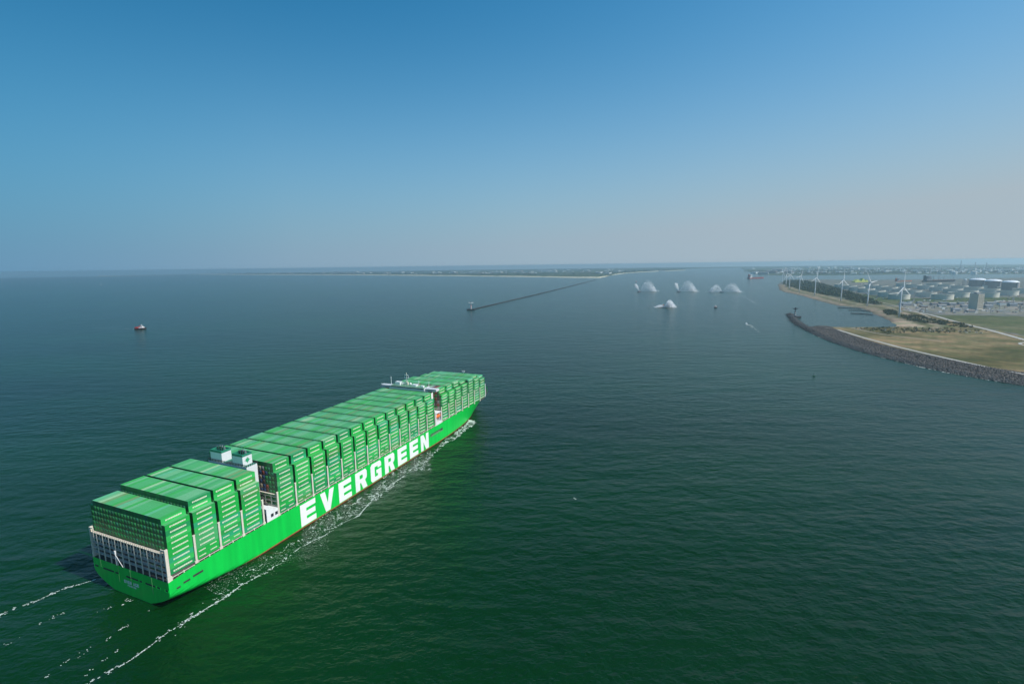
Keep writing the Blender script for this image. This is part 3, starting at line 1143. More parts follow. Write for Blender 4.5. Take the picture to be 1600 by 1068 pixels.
# aft deckhouse at the starboard rail
mb = MB()
pr = [(58.3, 16.9), (67.4, 16.9), (67.4, 22.6), (63.6, 22.9), (60.8, 26.2), (58.3, 25.2)]
vs_ = [(x, -30.5, z) for x, z in pr] + [(x, -22.5, z) for x, z in pr]
n = len(pr)
mb.add(vs_, [tuple(range(n)), tuple(reversed(range(n, 2 * n)))] + [(i, n + i, n + (i + 1) % n, (i + 1) % n) for i in range(n)])
dh = mb.build('aft_deckhouse', M_white, ship)
for x in (61.2, 64.3):
    MB().box(x, x + 1.9, -30.56, -30.44, 18.9, 20.9).build('window', M_glass, dh)
MB().box(58.22, 58.34, -29.8, -26.5, 17.0, 22.5).build('doorway', M_dark, dh)

# accommodation block and bridge
BX0, BX1 = 250.2, 259.6
acc = MB().box(BX0, BX1, -22, 22, 16.9, 49.6).build('accommodation', M_white, ship)
for z in (30, 33, 36, 39, 42, 45):
    mb = MB()
    for y in np.arange(-20, 21, 2.6):
        mb.box(BX0 - .05, BX0 + .02, y - .5, y + .5, z, z + 1.0)
    mb.build('window', M_glass, acc)
br = MB()
br.box(249.0, 258.5, -19, 19, 49.6, 52.6)
br.box(250.2, 255.8, -31.6, -19, 50.1, 52.0)
br.box(250.2, 255.8, 19, 31.6, 50.1, 52.0)
bridge = br.build('bridge', M_fwhite, ship)
mb = MB()
mb.box(248.94, 249.02, -18.5, 18.5, 51.3, 52.3)
mb.box(250.14, 250.22, -31.2, -19.2, 51.1, 51.8).box(250.14, 250.22, 19.2, 31.2, 51.1, 51.8)
mb.build('bridge_window', M_glass, bridge)
MB().box(249.3, 258.0, -18.6, 18.6, 52.6, 52.8).build('bridge_roof', M_gang, bridge)
mb = MB()
for s in (-1, 1):
    mb.add([(251, s * 27.5, 50.1), (255, s * 27.5, 50.1), (255, s * 22, 46), (251, s * 22, 46), (251, s * 22, 50.1), (255, s * 22, 50.1)], [(0, 1, 2, 3), (0, 3, 4), (1, 5, 2)])
mb.build('wing_support', M_rust, bridge)
mb = MB()
for y in np.arange(-31.4, 31.5, 1.7):
    mb.box(250.2, 250.3, y - .05, y + .05, 52.0 if abs(y) > 19 else 52.6, 53.7)
mb.bar((250.25, -31.4, 53.6), (250.25, 31.4, 53.6), 0.07, 4)
mb.bar((250.25, -31.4, 53.0), (250.25, 31.4, 53.0), 0.05, 4)
mb.build('railing', M_white, bridge)
mb = MB()
mb.box(251, 255, 9.5, 15.0, 52.8, 56.0)
mb.build('roof_house', M_white, bridge)
MB().box(251, 255, -8.6, -4.0, 52.8, 54.6).build('roof_house', M_white, bridge)
MB().box(250, 252.5, -17.4, -14.6, 50, 54.4).build('roof_house', M_white, bridge)
mast = MB().bar((253.5, 3.2, 52.7), (253.5, 3.2, 65.2), 0.55, 8, r2=.25).box(252.6, 254.4, 1.7, 4.7, 52.7, 56.0).build('radar_mast', M_cream, bridge)
mb = MB().box(253.2, 253.8, .6, 5.8, 60.0, 60.35).box(253.1, 253.9, 1.5, 4.9, 62.6, 62.9)
mb.bar((253.5, 5.2, 60.3), (253.5, 5.2, 63.6), .14, 5).bar((253.5, 1.0, 60.3), (253.5, 1.0, 62.4), .14, 5)
mb.build('yardarm', M_white, mast)
MB().box(252.6, 252.9, 1.4, 5.0, 57.6, 58.1).build('radar_scanner', M_white, mast)
for y, hh_ in ((21.0, 8.0), (-10.8, 6.4), (-22.0, 6.2)):
    MB().bar((253, y, 52.5), (253, y, 52.5 + hh_), .28, 6, r2=.12).box(252.7, 253.3, y - .5, y + .5, 52.5 + hh_ - 1.6, 52.5 + hh_ - 1.2).build('antenna_mast', M_white, bridge)
for y in (-1.0, 6.8):
    MB().lathe([(0.2, 0), (.9, .5), (1.25, 1.4), (1.0, 2.3), (.3, 2.7)], 12, (253.5, y, 53.0)).build('satellite_dome', M_white, bridge, smooth=True)
# starboard boat deck with an orange lifeboat (port the same)
for s in (-1, 1):
    mb = MB()
    y0, y1 = sorted((s * 30.6, s * 22.2))
    mb.box(249.2, 260.6, y0, y1, 16.9, 19.6)
    mb.box(249.2, 250.2, y0, y1, 19.6, 29.0).box(259.2, 260.4, y0, y1, 19.6, 29.0)
    mb.box(249.2, 260.4, y0, y1, 28.4, 29.0)
    mb.build('boat_deck', M_white, ship)
    lb = MB()
    prof = [(-4.6, .15), (-4.2, .9), (-3.2, 1.45), (-1, 1.65), (1.5, 1.65), (3.4, 1.35), (4.3, .8), (4.6, .15)]
    n = 10
    for k, (x, r) in enumerate(prof):
        for j in range(n):
            a = 2 * math.pi * j / n
            lb.v.append((254.6 + x, s * 29.2 + r * math.cos(a), 24.9 + r * 1.05 * math.sin(a)))
    for k in range(len(prof) - 1):
        for j in range(n):
            lb.f.append((k * n + j, (k + 1) * n + j, (k + 1) * n + (j + 1) % n, k * n + (j + 1) % n))
            lb.m.append(0)
    boat = lb.build('lifeboat', M_orange, ship, smooth=True)
    MB().box(251.5, 252.0, s * 29.6 - .3, s * 29.6 + .3, 20, 28.4).box(257.2, 257.7, s * 29.6 - .3, s * 29.6 + .3, 20, 28.4).build('davit', M_white, boat)
# bow fittings
bwk = MB().box(357.6, 358.3, -29.6, 29.6, 17.5, 27.5)
bwk.box(357.4, 358.6, -29.95, -29.2, 18.5, 33).box(357.4, 358.6, 29.2, 29.95, 18.5, 33)
bwk.build('breakwater', M_white, ship)
MB().bar((374, 6.5, 22), (374, 6.5, 42.8), .5, 8, r2=.3).box(373.6, 374.4, 4.9, 8.1, 40.9, 41.5).bar((374, 5.1, 41.5), (374, 5.1, 42.8), .3, 6).bar((374, 7.9, 41.5), (374, 7.9, 42.6), .3, 6).build('foremast', M_white, ship)
for y in (-8, 8):
    MB().lathe([(1.2, 0), (1.2, 1.2), (.8, 1.2), (.8, 2.0), (1.2, 2.0), (1.2, 2.4)], 12, (376, y, 21.0)).build('windlass', M_gang, ship)

# ------------------------------------------------------------------ containers
def corr(name, colr, roof=False):
    m = mat(name, colr, 0.55, var=0.10, vscale=0.25)
    return m


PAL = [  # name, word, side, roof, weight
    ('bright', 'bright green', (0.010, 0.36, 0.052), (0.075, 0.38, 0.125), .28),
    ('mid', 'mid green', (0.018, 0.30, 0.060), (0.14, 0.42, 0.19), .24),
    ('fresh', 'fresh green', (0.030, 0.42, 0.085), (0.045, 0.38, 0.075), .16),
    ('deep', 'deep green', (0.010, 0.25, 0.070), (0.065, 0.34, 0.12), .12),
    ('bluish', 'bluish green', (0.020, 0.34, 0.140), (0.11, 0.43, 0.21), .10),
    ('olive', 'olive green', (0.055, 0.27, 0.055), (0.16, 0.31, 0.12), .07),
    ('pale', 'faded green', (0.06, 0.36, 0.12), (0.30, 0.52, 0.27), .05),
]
ODD = [('blue', 'dark blue', (0.02, 0.065, 0.17)), ('red', 'rust red', (0.28, 0.055, 0.03)), ('grey', 'grey', (0.30, 0.30, 0.30)), ('cream', 'cream', (0.45, 0.40, 0.28)), ('brown', 'brown', (0.10, 0.06, 0.04))]
MATS, NAMES = [], []
for n_, wd, s_, r_, _ in PAL:
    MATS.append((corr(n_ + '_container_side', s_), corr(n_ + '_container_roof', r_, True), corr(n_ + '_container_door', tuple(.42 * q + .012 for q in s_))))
    NAMES.append(wd)
for n_, wd, s_ in ODD:
    mm_ = corr(n_ + '_container_side', s_)
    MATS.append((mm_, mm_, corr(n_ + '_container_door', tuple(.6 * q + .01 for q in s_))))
    NAMES.append(wd)
NP = len(PAL)
wts = np.array([p[4] for p in PAL])
wts /= wts.sum()
CL, CW, CH = 12.19, 2.475, T - 0.02


def container_mesh(pal, variant):
    """variant: 'plain', 'long' (one 40 ft box)"""
    bm = bmesh.new()
    bmesh.ops.create_cube(bm, size=1, matrix=Matrix.Translation((0, 0, CH / 2)) @ Matrix.Diagonal((CL, CW, CH, 1)))
    bm.faces.ensure_lookup_table()
    sel = [f for f in bm.faces if f.normal.y < -.5 or f.normal.z > .5]
    for f in sel:
        r = bmesh.ops.inset_individual(bm, faces=[f], thickness=0.08 if f.normal.x < -.5 else 0.13, depth=-0.015 if f.normal.x < -.5 else -0.04)
    for f in bm.faces:
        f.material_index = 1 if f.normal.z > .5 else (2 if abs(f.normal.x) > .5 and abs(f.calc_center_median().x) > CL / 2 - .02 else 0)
    me = bpy.data.meshes.new('shipping_container')
    bm.to_mesh(me)
    bm.free()
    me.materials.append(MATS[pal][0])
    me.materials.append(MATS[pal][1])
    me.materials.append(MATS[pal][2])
    return me


CMESH = [container_mesh(k, 'plain') for k in range(len(MATS))]
# lettering shared by all boxes: one long, one pair for two twenty-foot boxes
lw, lg, lh = 0.84, 0.05, 0.74
lt = letters_mb('EVERGREEN', lw, lh, lg, lambda u, v: (u - (9 * lw + 8 * lg) / 2, -CW / 2 - 0.02, 1.05 + v)).mesh('container_lettering', M_ctext)
mbl = letters_mb('EVERGREEN', lw * .46, lh * .8, lg * .46, lambda u, v: (-5.1 + u, -CW / 2 - 0.02, 1.0 + v))
m2 = letters_mb('EVERGREEN', lw * .46, lh * .8, lg * .46, lambda u, v: (1.1 + u, -CW / 2 - 0.02, 1.35 + v))
mbl.add(m2.v, m2.f)
lt2 = mbl.mesh('container_lettering', M_ctext)
lwb = letters_mb('EVERGREEN', lw * 1.18, lh * 1.12, lg * 1.2, lambda u, v: (u - (9 * lw * 1.16 + 8 * lg * 1.2) / 2, -CW / 2 - 0.02, 0.95 + v)).mesh('container_lettering', M_ctext)

CAMP = Vector((0, 0, CAM_H))


def proj(p):
    d = p - CAMP
    z = d.dot(_f)
    return (800 + F_PX * d.dot(CX) / z, 534 - F_PX * d.dot(CU) / z)


def quad_area(ps):
    q = [proj(SHIPM @ Vector(p)) for p in ps]
    a = 0
    for i in range(4):
        a += q[i][0] * q[(i + 1) % 4][1] - q[(i + 1) % 4][0] * q[i][1]
    return abs(a) / 2


crng = random.Random(11)
allc = []
for bi, (x0, o, i) in enumerate(bays):
    for row in range(24):                       # row 0 is the starboard edge
        nt_ = tiers(bi, row)
        y = -30.24 + ROW * (row + .5)
        for tr in range(nt_):
            z = Z0 + T * tr
            pal = int(rng.choice(NP, p=wts))
            if bi == 4 and 0 < row < 14 and tr < 11 and crng.random() < .62 and (tr < 10):
                pal = NP + crng.choice([0, 0, 0, 1, 1, 2, 3, 4, 4]) if row > 2 else pal
            elif bi == 17 and 0 < row < 14 and crng.random() < .4:
                pal = NP + crng.choice([1, 2, 4])
            elif bi == 0 and 0 < row < 23 and tr < 4 and crng.random() < .8:
                pal = NP + crng.choice([2, 4, 4])  # grey and brown picked to paint the shade behind the stern lattice
            elif row > 1 and tr < nt_ - 2 and crng.random() < (.0 if bi == 0 else .12):
                pal = NP + crng.choice([0, 1, 2, 4])
            top = tr == nt_ - 1
            sb = row == 0 or tr >= tiers(bi, row - 1)
            area = 0.0
            ya, yb, za, zb = y - CW / 2, y + CW / 2, z, z + CH
            if top:
                area += quad_area([(x0, ya, zb), (x0 + CL, ya, zb), (x0 + CL, yb, zb), (x0, yb, zb)])
            if sb:
                area += quad_area([(x0, ya, za), (x0 + CL, ya, za), (x0 + CL, ya, zb), (x0, ya, zb)])
            if bi == 0 and tr > 3 or (bi == 4 and row < 5):
                area += quad_area([(x0, ya, za), (x0, yb, za), (x0, yb, zb), (x0, ya, zb)])
            allc.append([area, bi, row, tr, x0 + CL / 2, y, z, pal, top, sb])
allc.sort(key=lambda c: -c[0])
rest = allc[300:]
for area, bi, row, tr, xc, y, z, pal, top, sb in allc[:300]:
    p = SHIPM @ Vector((xc, y, z))
    o = link('shipping_container', CMESH[pal], None, p, SA)
    nm = NAMES[pal]
    if sb and row == 0:
        lab = f'{nm} container on the starboard edge, {ORD[tr]} tier up, {ORD[bi]} bay from stern'
    elif sb:
        lab = f'{nm} container set back one row from starboard, {ORD[tr]} tier up, {ORD[bi]} bay from stern'
    elif top:
        lab = f'{nm} container on top of the stack, {ORD[row]} row from starboard, {ORD[bi]} bay from stern'
    else:
        lab = f'{nm} container end in the stern face, {ORD[row]} row from starboard, {ORD[tr]} tier up'
    tag(o, lab, 'container', 'shipping containers stacked on the ship')
    if sb and pal < NP:
        two = tr < 2 and bi % 3 != 0 and row == 0
        me = lt2 if two else (lwb if crng.random() < .18 else lt)
        link('lettering', me, o)
# every other container on board, as one mass
n = len(rest)
cen = np.array([(c[4], c[5], c[6]) for c in rest])
CB = np.array([(-.5, -.5, 0), (.5, -.5, 0), (.5, .5, 0), (-.5, .5, 0), (-.5, -.5, 1), (.5, -.5, 1), (.5, .5, 1), (-.5, .5, 1)]) * np.array([CL, CW, CH])
CF = np.array([(3, 2, 1, 0), (4, 5, 6, 7), (0, 1, 5, 4), (1, 2, 6, 5), (2, 3, 7, 6), (3, 0, 4, 7)])
Vv = (cen[:, None] + CB[None]).reshape(-1, 3)
Ff = (CF[None] + (np.arange(n) * 8)[:, None, None]).reshape(-1, 4)
pals = np.array([c[7] for c in rest])
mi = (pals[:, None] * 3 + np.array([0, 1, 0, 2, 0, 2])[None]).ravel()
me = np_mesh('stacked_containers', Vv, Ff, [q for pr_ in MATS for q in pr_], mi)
mass = link('stacked_containers', me, None, (SX, SY, 0), SA)
tag(mass, 'all the smaller green containers packed in the ship stacks', kind='stuff')
# lettering of the mass on its starboard faces
lv, lf = [], []
src = letters_mb('EVERGREEN', lw, lh, lg, lambda u, v: (u - (9 * lw + 8 * lg) / 2, -CW / 2 - 0.02, 1.05 + v))
lmb = MB()
for c in rest:
    if c[9] and c[7] < NP:
        lmb.add([(v[0] + c[4], v[1] + c[5], v[2] + c[6]) for v in src.v], src.f)
if lmb.v:
    lo = lmb.build('container_lettering', M_ctext, mass)
    lo['kind'] = 'stuff'

# ------------------------------------------------------------------ foam and spray
def foam(name, pts, width, dens, label, cell=0.45, soft=1.0, mist=0.0, world=False, seed=0, ragged=1.0, prof=1.0, zz=0.06, line=0.0):
    P2 = [Vector(p) for p in pts] if world else [at(*p) for p in pts]
    track = []
    for a, bq in zip(P2, P2[1:]):
        n = max(1, int((bq - a).length / cell))
        for i in range(n):
            track.append(a.lerp(bq, i / n))
    xy = np.array([(p.x, p.y) for p in track])
    k = min(len(xy) - 1, int(6 / cell))
    if k > 2:
        ker = np.ones(k) / k
        pad = np.pad(xy, ((k // 2, k - 1 - k // 2), (0, 0)), mode='edge')
        xy = np.column_stack([np.convolve(pad[:, 0], ker, 'valid'), np.convolve(pad[:, 1], ker, 'valid')])
    s = np.arange(len(xy)) * cell
    d = np.gradient(xy, axis=0)
    nrm = np.column_stack([-d[:, 1], d[:, 0]]) / np.maximum(1e-6, np.hypot(d[:, 0], d[:, 1]))[:, None]
    wob = (fbm(s / 1.0, s * 0 + seed * 7.3, 14, seed) - .5) * width * 1.6 * ragged
    wid = width * (0.35 + 1.1 * fbm(s, s * 0 + 31.7 + seed, 18, seed + 3))
    if not np.isscalar(dens):
        de = np.interp(np.linspace(0, 1, len(s)), np.linspace(0, 1, len(dens)), dens)
    else:
        de = np.full(len(s), dens)
    J = max(3, int(width * 2 / cell))
    v = np.linspace(-1.3, 1.3, J)
    S, Vg = np.meshgrid(np.arange(len(s)), v, indexing='ij')
    off = wob[S] + Vg * wid[S] * 0.5
    px_ = xy[S.ravel()] + nrm[S.ravel()] * off.ravel()[:, None]
    dd_ = de[S.ravel()]
    r1 = fbm(px_[:, 0], px_[:, 1], 1.1, seed + 11)
    r2 = fbm(px_[:, 0], px_[:, 1], 4.0, seed + 17)
    loc = np.abs(Vg.ravel()) * wid[S.ravel()] * 0.5
    edge = np.clip(1 - np.abs(Vg.ravel()) ** 2 * .62 * prof, 0, 1)
    fil = (np.abs(r2 - .5) < .032 * edge * (dd_ / .45) ** 2) & (r1 > .62 - .5 * dd_)
    spk = r1 < .19 * edge * (dd_ / .45) ** 1.5 + .0
    cor = (loc < line * width * .13 * (.25 + 1.2 * r2 ** 2)) & (fbm(px_[:, 0], px_[:, 1], 9, seed + 5) > .62 - .5 * dd_) & (rng.random(len(r1)) < .9)
    solid = r1 < (dd_ - .55) * 1.9 * edge
    keepm = (fil | (spk & (rng.random(len(r1)) < .7)) | cor | solid) & (rng.random(len(r1)) < soft)
    if mist:
        keepm = rng.random(len(r1)) < mist * edge * (.25 + 1.5 * r2)
    c = px_[keepm] + rng.normal(0, cell * .25, (keepm.sum(), 2))
    n = len(c)
    if n == 0:
        return None
    a = rng.uniform(0, 2 * np.pi, n)
    r = cell * rng.uniform(0.5, .95, n) * (.34 if mist else 1)
    q = np.stack([np.column_stack([c[:, 0] + r * np.cos(a + t_), c[:, 1] + r * np.sin(a + t_), np.full(n, zz) + rng.uniform(0, .04, n)]) for t_ in (0, 1.4, 3.0, 4.5)], 1)
    o = link(name, np_mesh(name, q.reshape(-1, 3), np.arange(4 * n).reshape(-1, 4), M_foam))
    return tag(o, label, kind='stuff')


stbd = [(120, 1075), (142.5, 1063.8), (178.8, 1045), (212.5, 1026), (240, 1005), (265, 987.5), (290, 973.8), (312.5, 957.5), (350, 933.8), (375, 916), (400, 902), (437.5, 880), (467.5, 856), (501, 839), (531, 820), (561, 803), (587.5, 777), (610, 758), (632.5, 741), (655, 724)]
foam('wake_foam', stbd, 2.6, [.42, .46, .5, .55, .5, .45, .42, .48, .52, .52, .46, .4], 'thin white foam line trailing along the starboard side', .3, soft=.62, seed=1, line=1.0)
foam('wake_foam', [(p[0] - 6, p[1] - 4) for p in stbd[5:18]], 7, .33, 'scattered foam flecks inside the starboard foam line', .3, soft=.62, seed=2)
foam('bow_wave', [(655, 726), (664, 717), (672, 708.5), (682, 703.5), (693.5, 697), (703, 688), (715, 678.5), (727, 669.5), (735, 663), (740, 656)], 6.5, [.42, .5, .5, .56, .6, .66, .74, .82], 'white bow wave breaking along the starboard bow', .3, soft=.7, seed=3)
foam('bow_wave', [(690, 694), (705, 683), (718, 673.5), (730, 663.5), (737, 655.5)], 4.5, [.4, .55, .8, .9], 'churned white water against the bow', .3, soft=.7, seed=13)
foam('side_foam', [(470, 848), (520, 813), (560, 787), (600, 757), (640, 729), (668, 710)], 19, [.34, .38, .43, .47, .47, .42], 'lacy pale foam between the hull and the foam line', .3, soft=.42, seed=4)
foam('wake_foam', [(-25, 970), (0, 961), (25, 947.5), (65, 935), (85, 926), (112.5, 915), (135, 908.8), (153, 902)], 2.4, [.5, .58, .58, .55, .5, .45, .35], 'white foam line trailing off the port quarter', .3, soft=.62, seed=5, line=1.2)
foam('wake_foam', [(0, 1013), (20, 1002), (45, 984), (75, 968), (105, 955)], 3, .33, 'faint broken foam streak behind the port quarter', .3, soft=.4, seed=6)
foam('wake_foam', [(60, 1065), (95, 1037), (115, 1026), (160, 1004), (180, 990), (205, 974), (240, 952.5)], 2.4, .36, 'faint broken foam streak behind the transom', .3, soft=.4, seed=7)
foam('wake_foam', [(120, 1066), (145, 1045), (172.5, 1025), (190, 1012)], 2.0, .36, 'short faint foam streak astern to starboard', .3, soft=.4, seed=8)
foam('wake_foam', [(150, 960), (180, 948), (198, 939), (211, 934)], 3.5, [.25, .35, .5], 'pale churned water just behind the transom', .3, soft=.62, seed=9)
foam('churned_water', [(330, 925), (400, 886), (470, 846), (520, 814), (560, 789), (600, 759), (640, 731), (664, 714)], 22, .4, 'pale band of disturbed water between the hull and the foam line', .5, mist=.13, seed=32)
foam('whitecap', [(897, 779), (904, 777), (911, 778)], 3.0, .5, 'small lone whitecap on the open water', .5, seed=15)
foam('whitecap', [(683, 795), (694, 794), (703, 797)], 2.0, .42, 'small foam streak on the water beside the wake', .5, seed=16)
foam('shore_surf', [(1237, 493), (1243, 502), (1256, 512.5), (1275, 523.5), (1300, 534), (1340, 547.6), (1380, 558.6), (1430, 570.7), (1480, 581.7), (1540, 592.8), (1600, 602.3), (1690, 616)], 5.5, [.5, .5, .52, .58, .62, .56, .5, .46, .44, .46, .5], 'broken white surf along the foot of the rock slope', .8, seed=17, line=1.0)


def spray(name, base, jets, n, size, label):
    """ballistic fans of droplets; jets: (dx, dz_peak, reach) in metres to the right of the boat"""
    bx = Vector((base.y, -base.x, 0)).normalized()          # across the line of sight
    by = Vector((base.x, base.y, 0)).normalized()
    V_ = []
    for reach, peak, share, fill in jets:
        m = int(n * share)
        gi = rng.integers(0, 9, m)
        gr_, gp_ = rng.uniform(.80, 1.10, 9)[gi], rng.uniform(.70, 1.06, 9)[gi]
        gy_ = rng.normal(0, 5, 9)[gi]
        tt = rng.random(m) ** 0.8
        if fill == 'plume':
            tt = rng.random(m) ** .7
            x = reach * tt + rng.normal(0, 1, m) * (.8 + 3.2 * tt)
            z = peak * tt ** .85 * (1 - (rng.random(m) ** 3) * .5)
        rim = rng.random(m) < .3
        sp = np.where(rim, rng.normal(1.0, .045, m), 0.35 + 0.65 * rng.random(m) ** 0.6) if fill else rng.normal(.97, .05, m)
        if fill != 'plume':
            x = reach * gr_ * tt * (0.82 + .18 * sp)
            z = peak * gp_ * 4 * tt * (1 - tt) * sp
            z = np.where(rim, z, z * (1 - rng.random(m) ** 1.8 * .95))
            drift = rng.random(m) < .12
            x = np.where(drift, x + reach * .25 * rng.random(m), x)
            z = np.where(drift, z * .5, z)
        z = np.maximum(0.2, z)
        y = rng.normal(0, 1, m) * (2 + 5 * tt) + gy_ * tt
        c = np.array(base)[None] + np.array(bx)[None] * (x + rng.normal(0, 1.0, m))[:, None] + np.array(by)[None] * y[:, None]
        c[:, 2] = z + .2
        sz = size * rng.uniform(.5, 1.3, m) * (.7 + .7 * tt)
        d_ = rng.normal(0, 1, (m, 3, 3))
        d_ /= np.linalg.norm(d_, axis=2)[..., None]
        V_.append((c[:, None] + d_ * sz[:, None, None]).reshape(-1, 3))
    V_ = np.concatenate(V_)
    o = link(name, np_mesh(name, V_, np.arange(len(V_)).reshape(-1, 3), M_spray))
    return tag(o, label, 'spray', 'water jets of the fire boats')


F1, F2, F3, F4 = at(999.5, 455.2), at(1061, 455.5), at(1128.5, 456), at(1038, 480)
k_ = scale_at(F1)
spray('water_jet', F1, [(24 * k_, 16.5 * k_, .75, True), (-6.5 * k_, 11.5 * k_, .25, 'plume')], 8600, 1.3, 'white arc of fire boat spray nearest the far mole')
spray('water_jet', F2, [(25 * k_, 15 * k_, .7, True), (-5 * k_, 13 * k_, .3, 'plume')], 8600, 1.3, 'white twin arc of fire boat spray, middle of three')
spray('water_jet', F3, [(24 * k_, 12 * k_, .55, True), (-17 * k_, 10.5 * k_, .45, True)], 8600, 1.3, 'wide double arc of fire boat spray nearest the turbines')
k4 = scale_at(F4)
spray('water_jet', F4, [(16 * k4, 11 * k4, .62, True), (12 * k4, 7 * k4, .16, True), (-13 * k4, 3.5 * k4, .22, True)], 7000, 1.3, 'dense white burst of spray over the nearest fire boat')
foam('boat_wake', [(1019, 478.6), (1030, 478.3), (1052, 477.2)], 9, .62, 'white water round the nearest fire boat', 1.0, seed=20)
foam('boat_wake', [(1052, 477), (1075, 475), (1100, 474)], 9, [.5, .4, .28], 'fading spray trail behind the nearest fire boat', 1.2, seed=21)


# ------------------------------------------------------------------ small craft
def hull_loft(L, B, z_aft, z_bow, full=.55):
    mb = MB()
    N = 11
    for k in range(N):
        tq = k / (N - 1)
        bb = B / 2 * (1 - max(0, (tq - full) / (1 - full)) ** 2.2) * (.86 + .14 * min(1, tq / .15))
        bb = max(bb, .05)
        z = z_aft + (z_bow - z_aft) * tq ** 2.2
        x = -L / 2 + L * tq
        xw = -L / 2 + L * .97 * tq
        mb.v += [(xw, -bb * .86, -.6), (x, -bb, z), (x, bb, z), (xw, bb * .86, -.6)]
    for k in range(N - 1):
        a = 4 * k
        mb.f += [(a, a + 4, a + 5, a + 1), (a + 2, a + 6, a + 7, a + 3), (a + 1, a + 5, a + 6, a + 2)]
        mb.m += [0, 0, 1]
    mb.f.append((0, 1, 2, 3))
    mb.m.append(0)
    return mb


def tug(pos, rz, L, hullm, deckm, funm, label, name='tug_boat'):
    r = empty(name, pos, rz)
    tag(r, label, 'tug boat')
    B = L * .38
    hull_loft(L, B, L * .075, L * .16).build('hull', [hullm, deckm], r)
    MB().bar((-L * .47, -B * .44, L * .07), (L * .2, -B * .51, L * .085), L * .012, 6).bar((-L * .47, B * .44, L * .07), (L * .2, B * .51, L * .085), L * .012, 6).bar((-L * .49, -B * .43, L * .07), (-L * .49, B * .43, L * .07), L * .012, 6).build('fender', M_black, r)
    MB().box(-L * .12, L * .24, -B * .3, B * .3, L * .08, L * .19).build('deckhouse', M_white, r)
    wh = MB().prism([(L * .01, -B * .2), (L * .16, -B * .24), (L * .2, 0), (L * .16, B * .24), (L * .01, B * .2)], L * .19, L * .29).build('wheelhouse', M_white, r)
    MB().prism([(L * .0, -B * .21), (L * .165, -B * .25), (L * .207, 0), (L * .165, B * .25), (L * .0, B * .21)], L * .235, L * .27).build('window_band', M_glass, wh)
    MB().prism([(-L * .01, -B * .22), (L * .17, -B * .27), (L * .22, 0), (L * .17, B * .27), (-L * .01, B * .22)], L * .29, L * .305).build('roof', M_white, wh)
    MB().bar((L * .08, 0, L * .3), (L * .08, 0, L * .46), L * .012, 6, r2=L * .006).box(L * .06, L * .1, -B * .12, B * .12, L * .38, L * .39).build('mast', M_white, r)
    for s in (-1, 1):
        MB().box(-L * .1, -L * .03, s * B * .2 - B * .07, s * B * .2 + B * .07, L * .19, L * .31).build('funnel', funm, r)
    MB().bar((-L * .28, -B * .12, L * .13), (-L * .28, B * .12, L * .13), L * .035, 10).build('winch', M_grey, r)
    MB().box(-L * .4, -L * .2, -B * .28, B * .28, L * .075, L * .1).build('work_deck', deckm, r)
    return r


p = at(220.5, 514)
tg = tug(p, R(-3), 33, M_dark, M_red, M_red, 'dark tug with red deck and white wheelhouse, alone on the open sea')
MB().box(-16, -8, -3.5, 3.5, 3, 6.5).build('deck_cargo', M_red, tg)
foam('boat_wake', [(212, 514), (195, 513.3), (175, 512.8), (150, 512.5)], 5, [.45, .36, .26], 'faint wake behind the tug on the open sea', 1.0, seed=22)
tug(at(998.5, 456), R(150), 24, M_black, M_red, M_red, 'dark fire boat under the spray arc nearest the far mole', 'fire_boat')
tug(at(1060.5, 456), R(150), 24, M_black, M_rust, M_orange, 'dark fire boat under the middle spray arc', 'fire_boat')
tug(at(1128, 456.5), R(150), 24, M_black, M_grey, M_grey, 'small dark fire boat under the double spray arc', 'fire_boat')
tug(at(1036, 479.5), R(170), 30, M_grey, M_rust, M_orange, 'fire boat half hidden in its own dense spray', 'fire_boat')
tug(at(1118, 480.5), R(-120), 26, M_black, M_orange, M_white, 'black tug with white wheelhouse, nearer than the spray arcs')
tug(at(994, 440), R(-110), 30, M_red, M_red, M_white, 'small red and white boat beyond the left spray arc', 'pilot_boat')


def motor_boat(pos, rz, L, label):
    r = empty('motor_boat', pos, rz)
    tag(r, label, 'boat')
    hull_loft(L, L * .3, L * .08, L * .14).build('hull', [M_white, M_white], r)
    MB().prism([(-L * .2, -L * .1), (L * .1, -L * .11), (L * .2, 0), (L * .1, L * .11), (-L * .2, L * .1)], L * .09, L * .22).build('cabin', M_white, r)
    MB().prism([(-L * .17, -L * .105), (L * .105, -L * .115), (L * .207, 0), (L * .105, L * .115), (-L * .17, L * .105)], L * .14, L * .185).build('window_band', M_glass, r)
    MB().bar((-L * .05, 0, L * .22), (-L * .05, 0, L * .36), L * .012, 5).build('mast', M_white, r)


q1, q2 = at(1166, 506), at(1182, 517)
motor_boat(q1, math.atan2(q1.y - q2.y, q1.x - q2.x), 15, 'white motor boat trailing a short wake off the beacon')
foam('boat_wake', [(1166, 506.3), (1171, 508), (1178, 512.5), (1187, 519)], 8, [.7, .5, .32, .25], 'white wake of the motor boat off the beacon', .9, seed=23)
foam('boat_wake', [(1158, 461), (1170, 467), (1182, 475)], 14, [.28, .3, .26], 'old fading wake on the river', 1.4, seed=24)


def sail_boat(pos, rz, L, label):
    r = empty('sail_boat', pos, rz)
    tag(r, label, 'boat')
    hull_loft(L, L * .28, L * .08, L * .1).build('hull', [M_white, M_grey], r)
    MB().bar((L * .08, 0, L * .08), (L * .08, 0, L * 1.25), L * .012, 5).build('mast', M_white, r)
    mb = MB()
    for y in (-.03, .03):
        k = len(mb.v)
        mb.v += [(L * .06, y, L * .2), (L * .06, y, L * 1.2), (-L * .2, y + L * .05, L * .75), (-L * .42, y + L * .02, L * .22)]
        mb.f.append((k, k + 1, k + 2, k + 3) if y < 0 else (k + 3, k + 2, k + 1, k))
        mb.m.append(0)
    mb.build('mainsail', M_white, r)


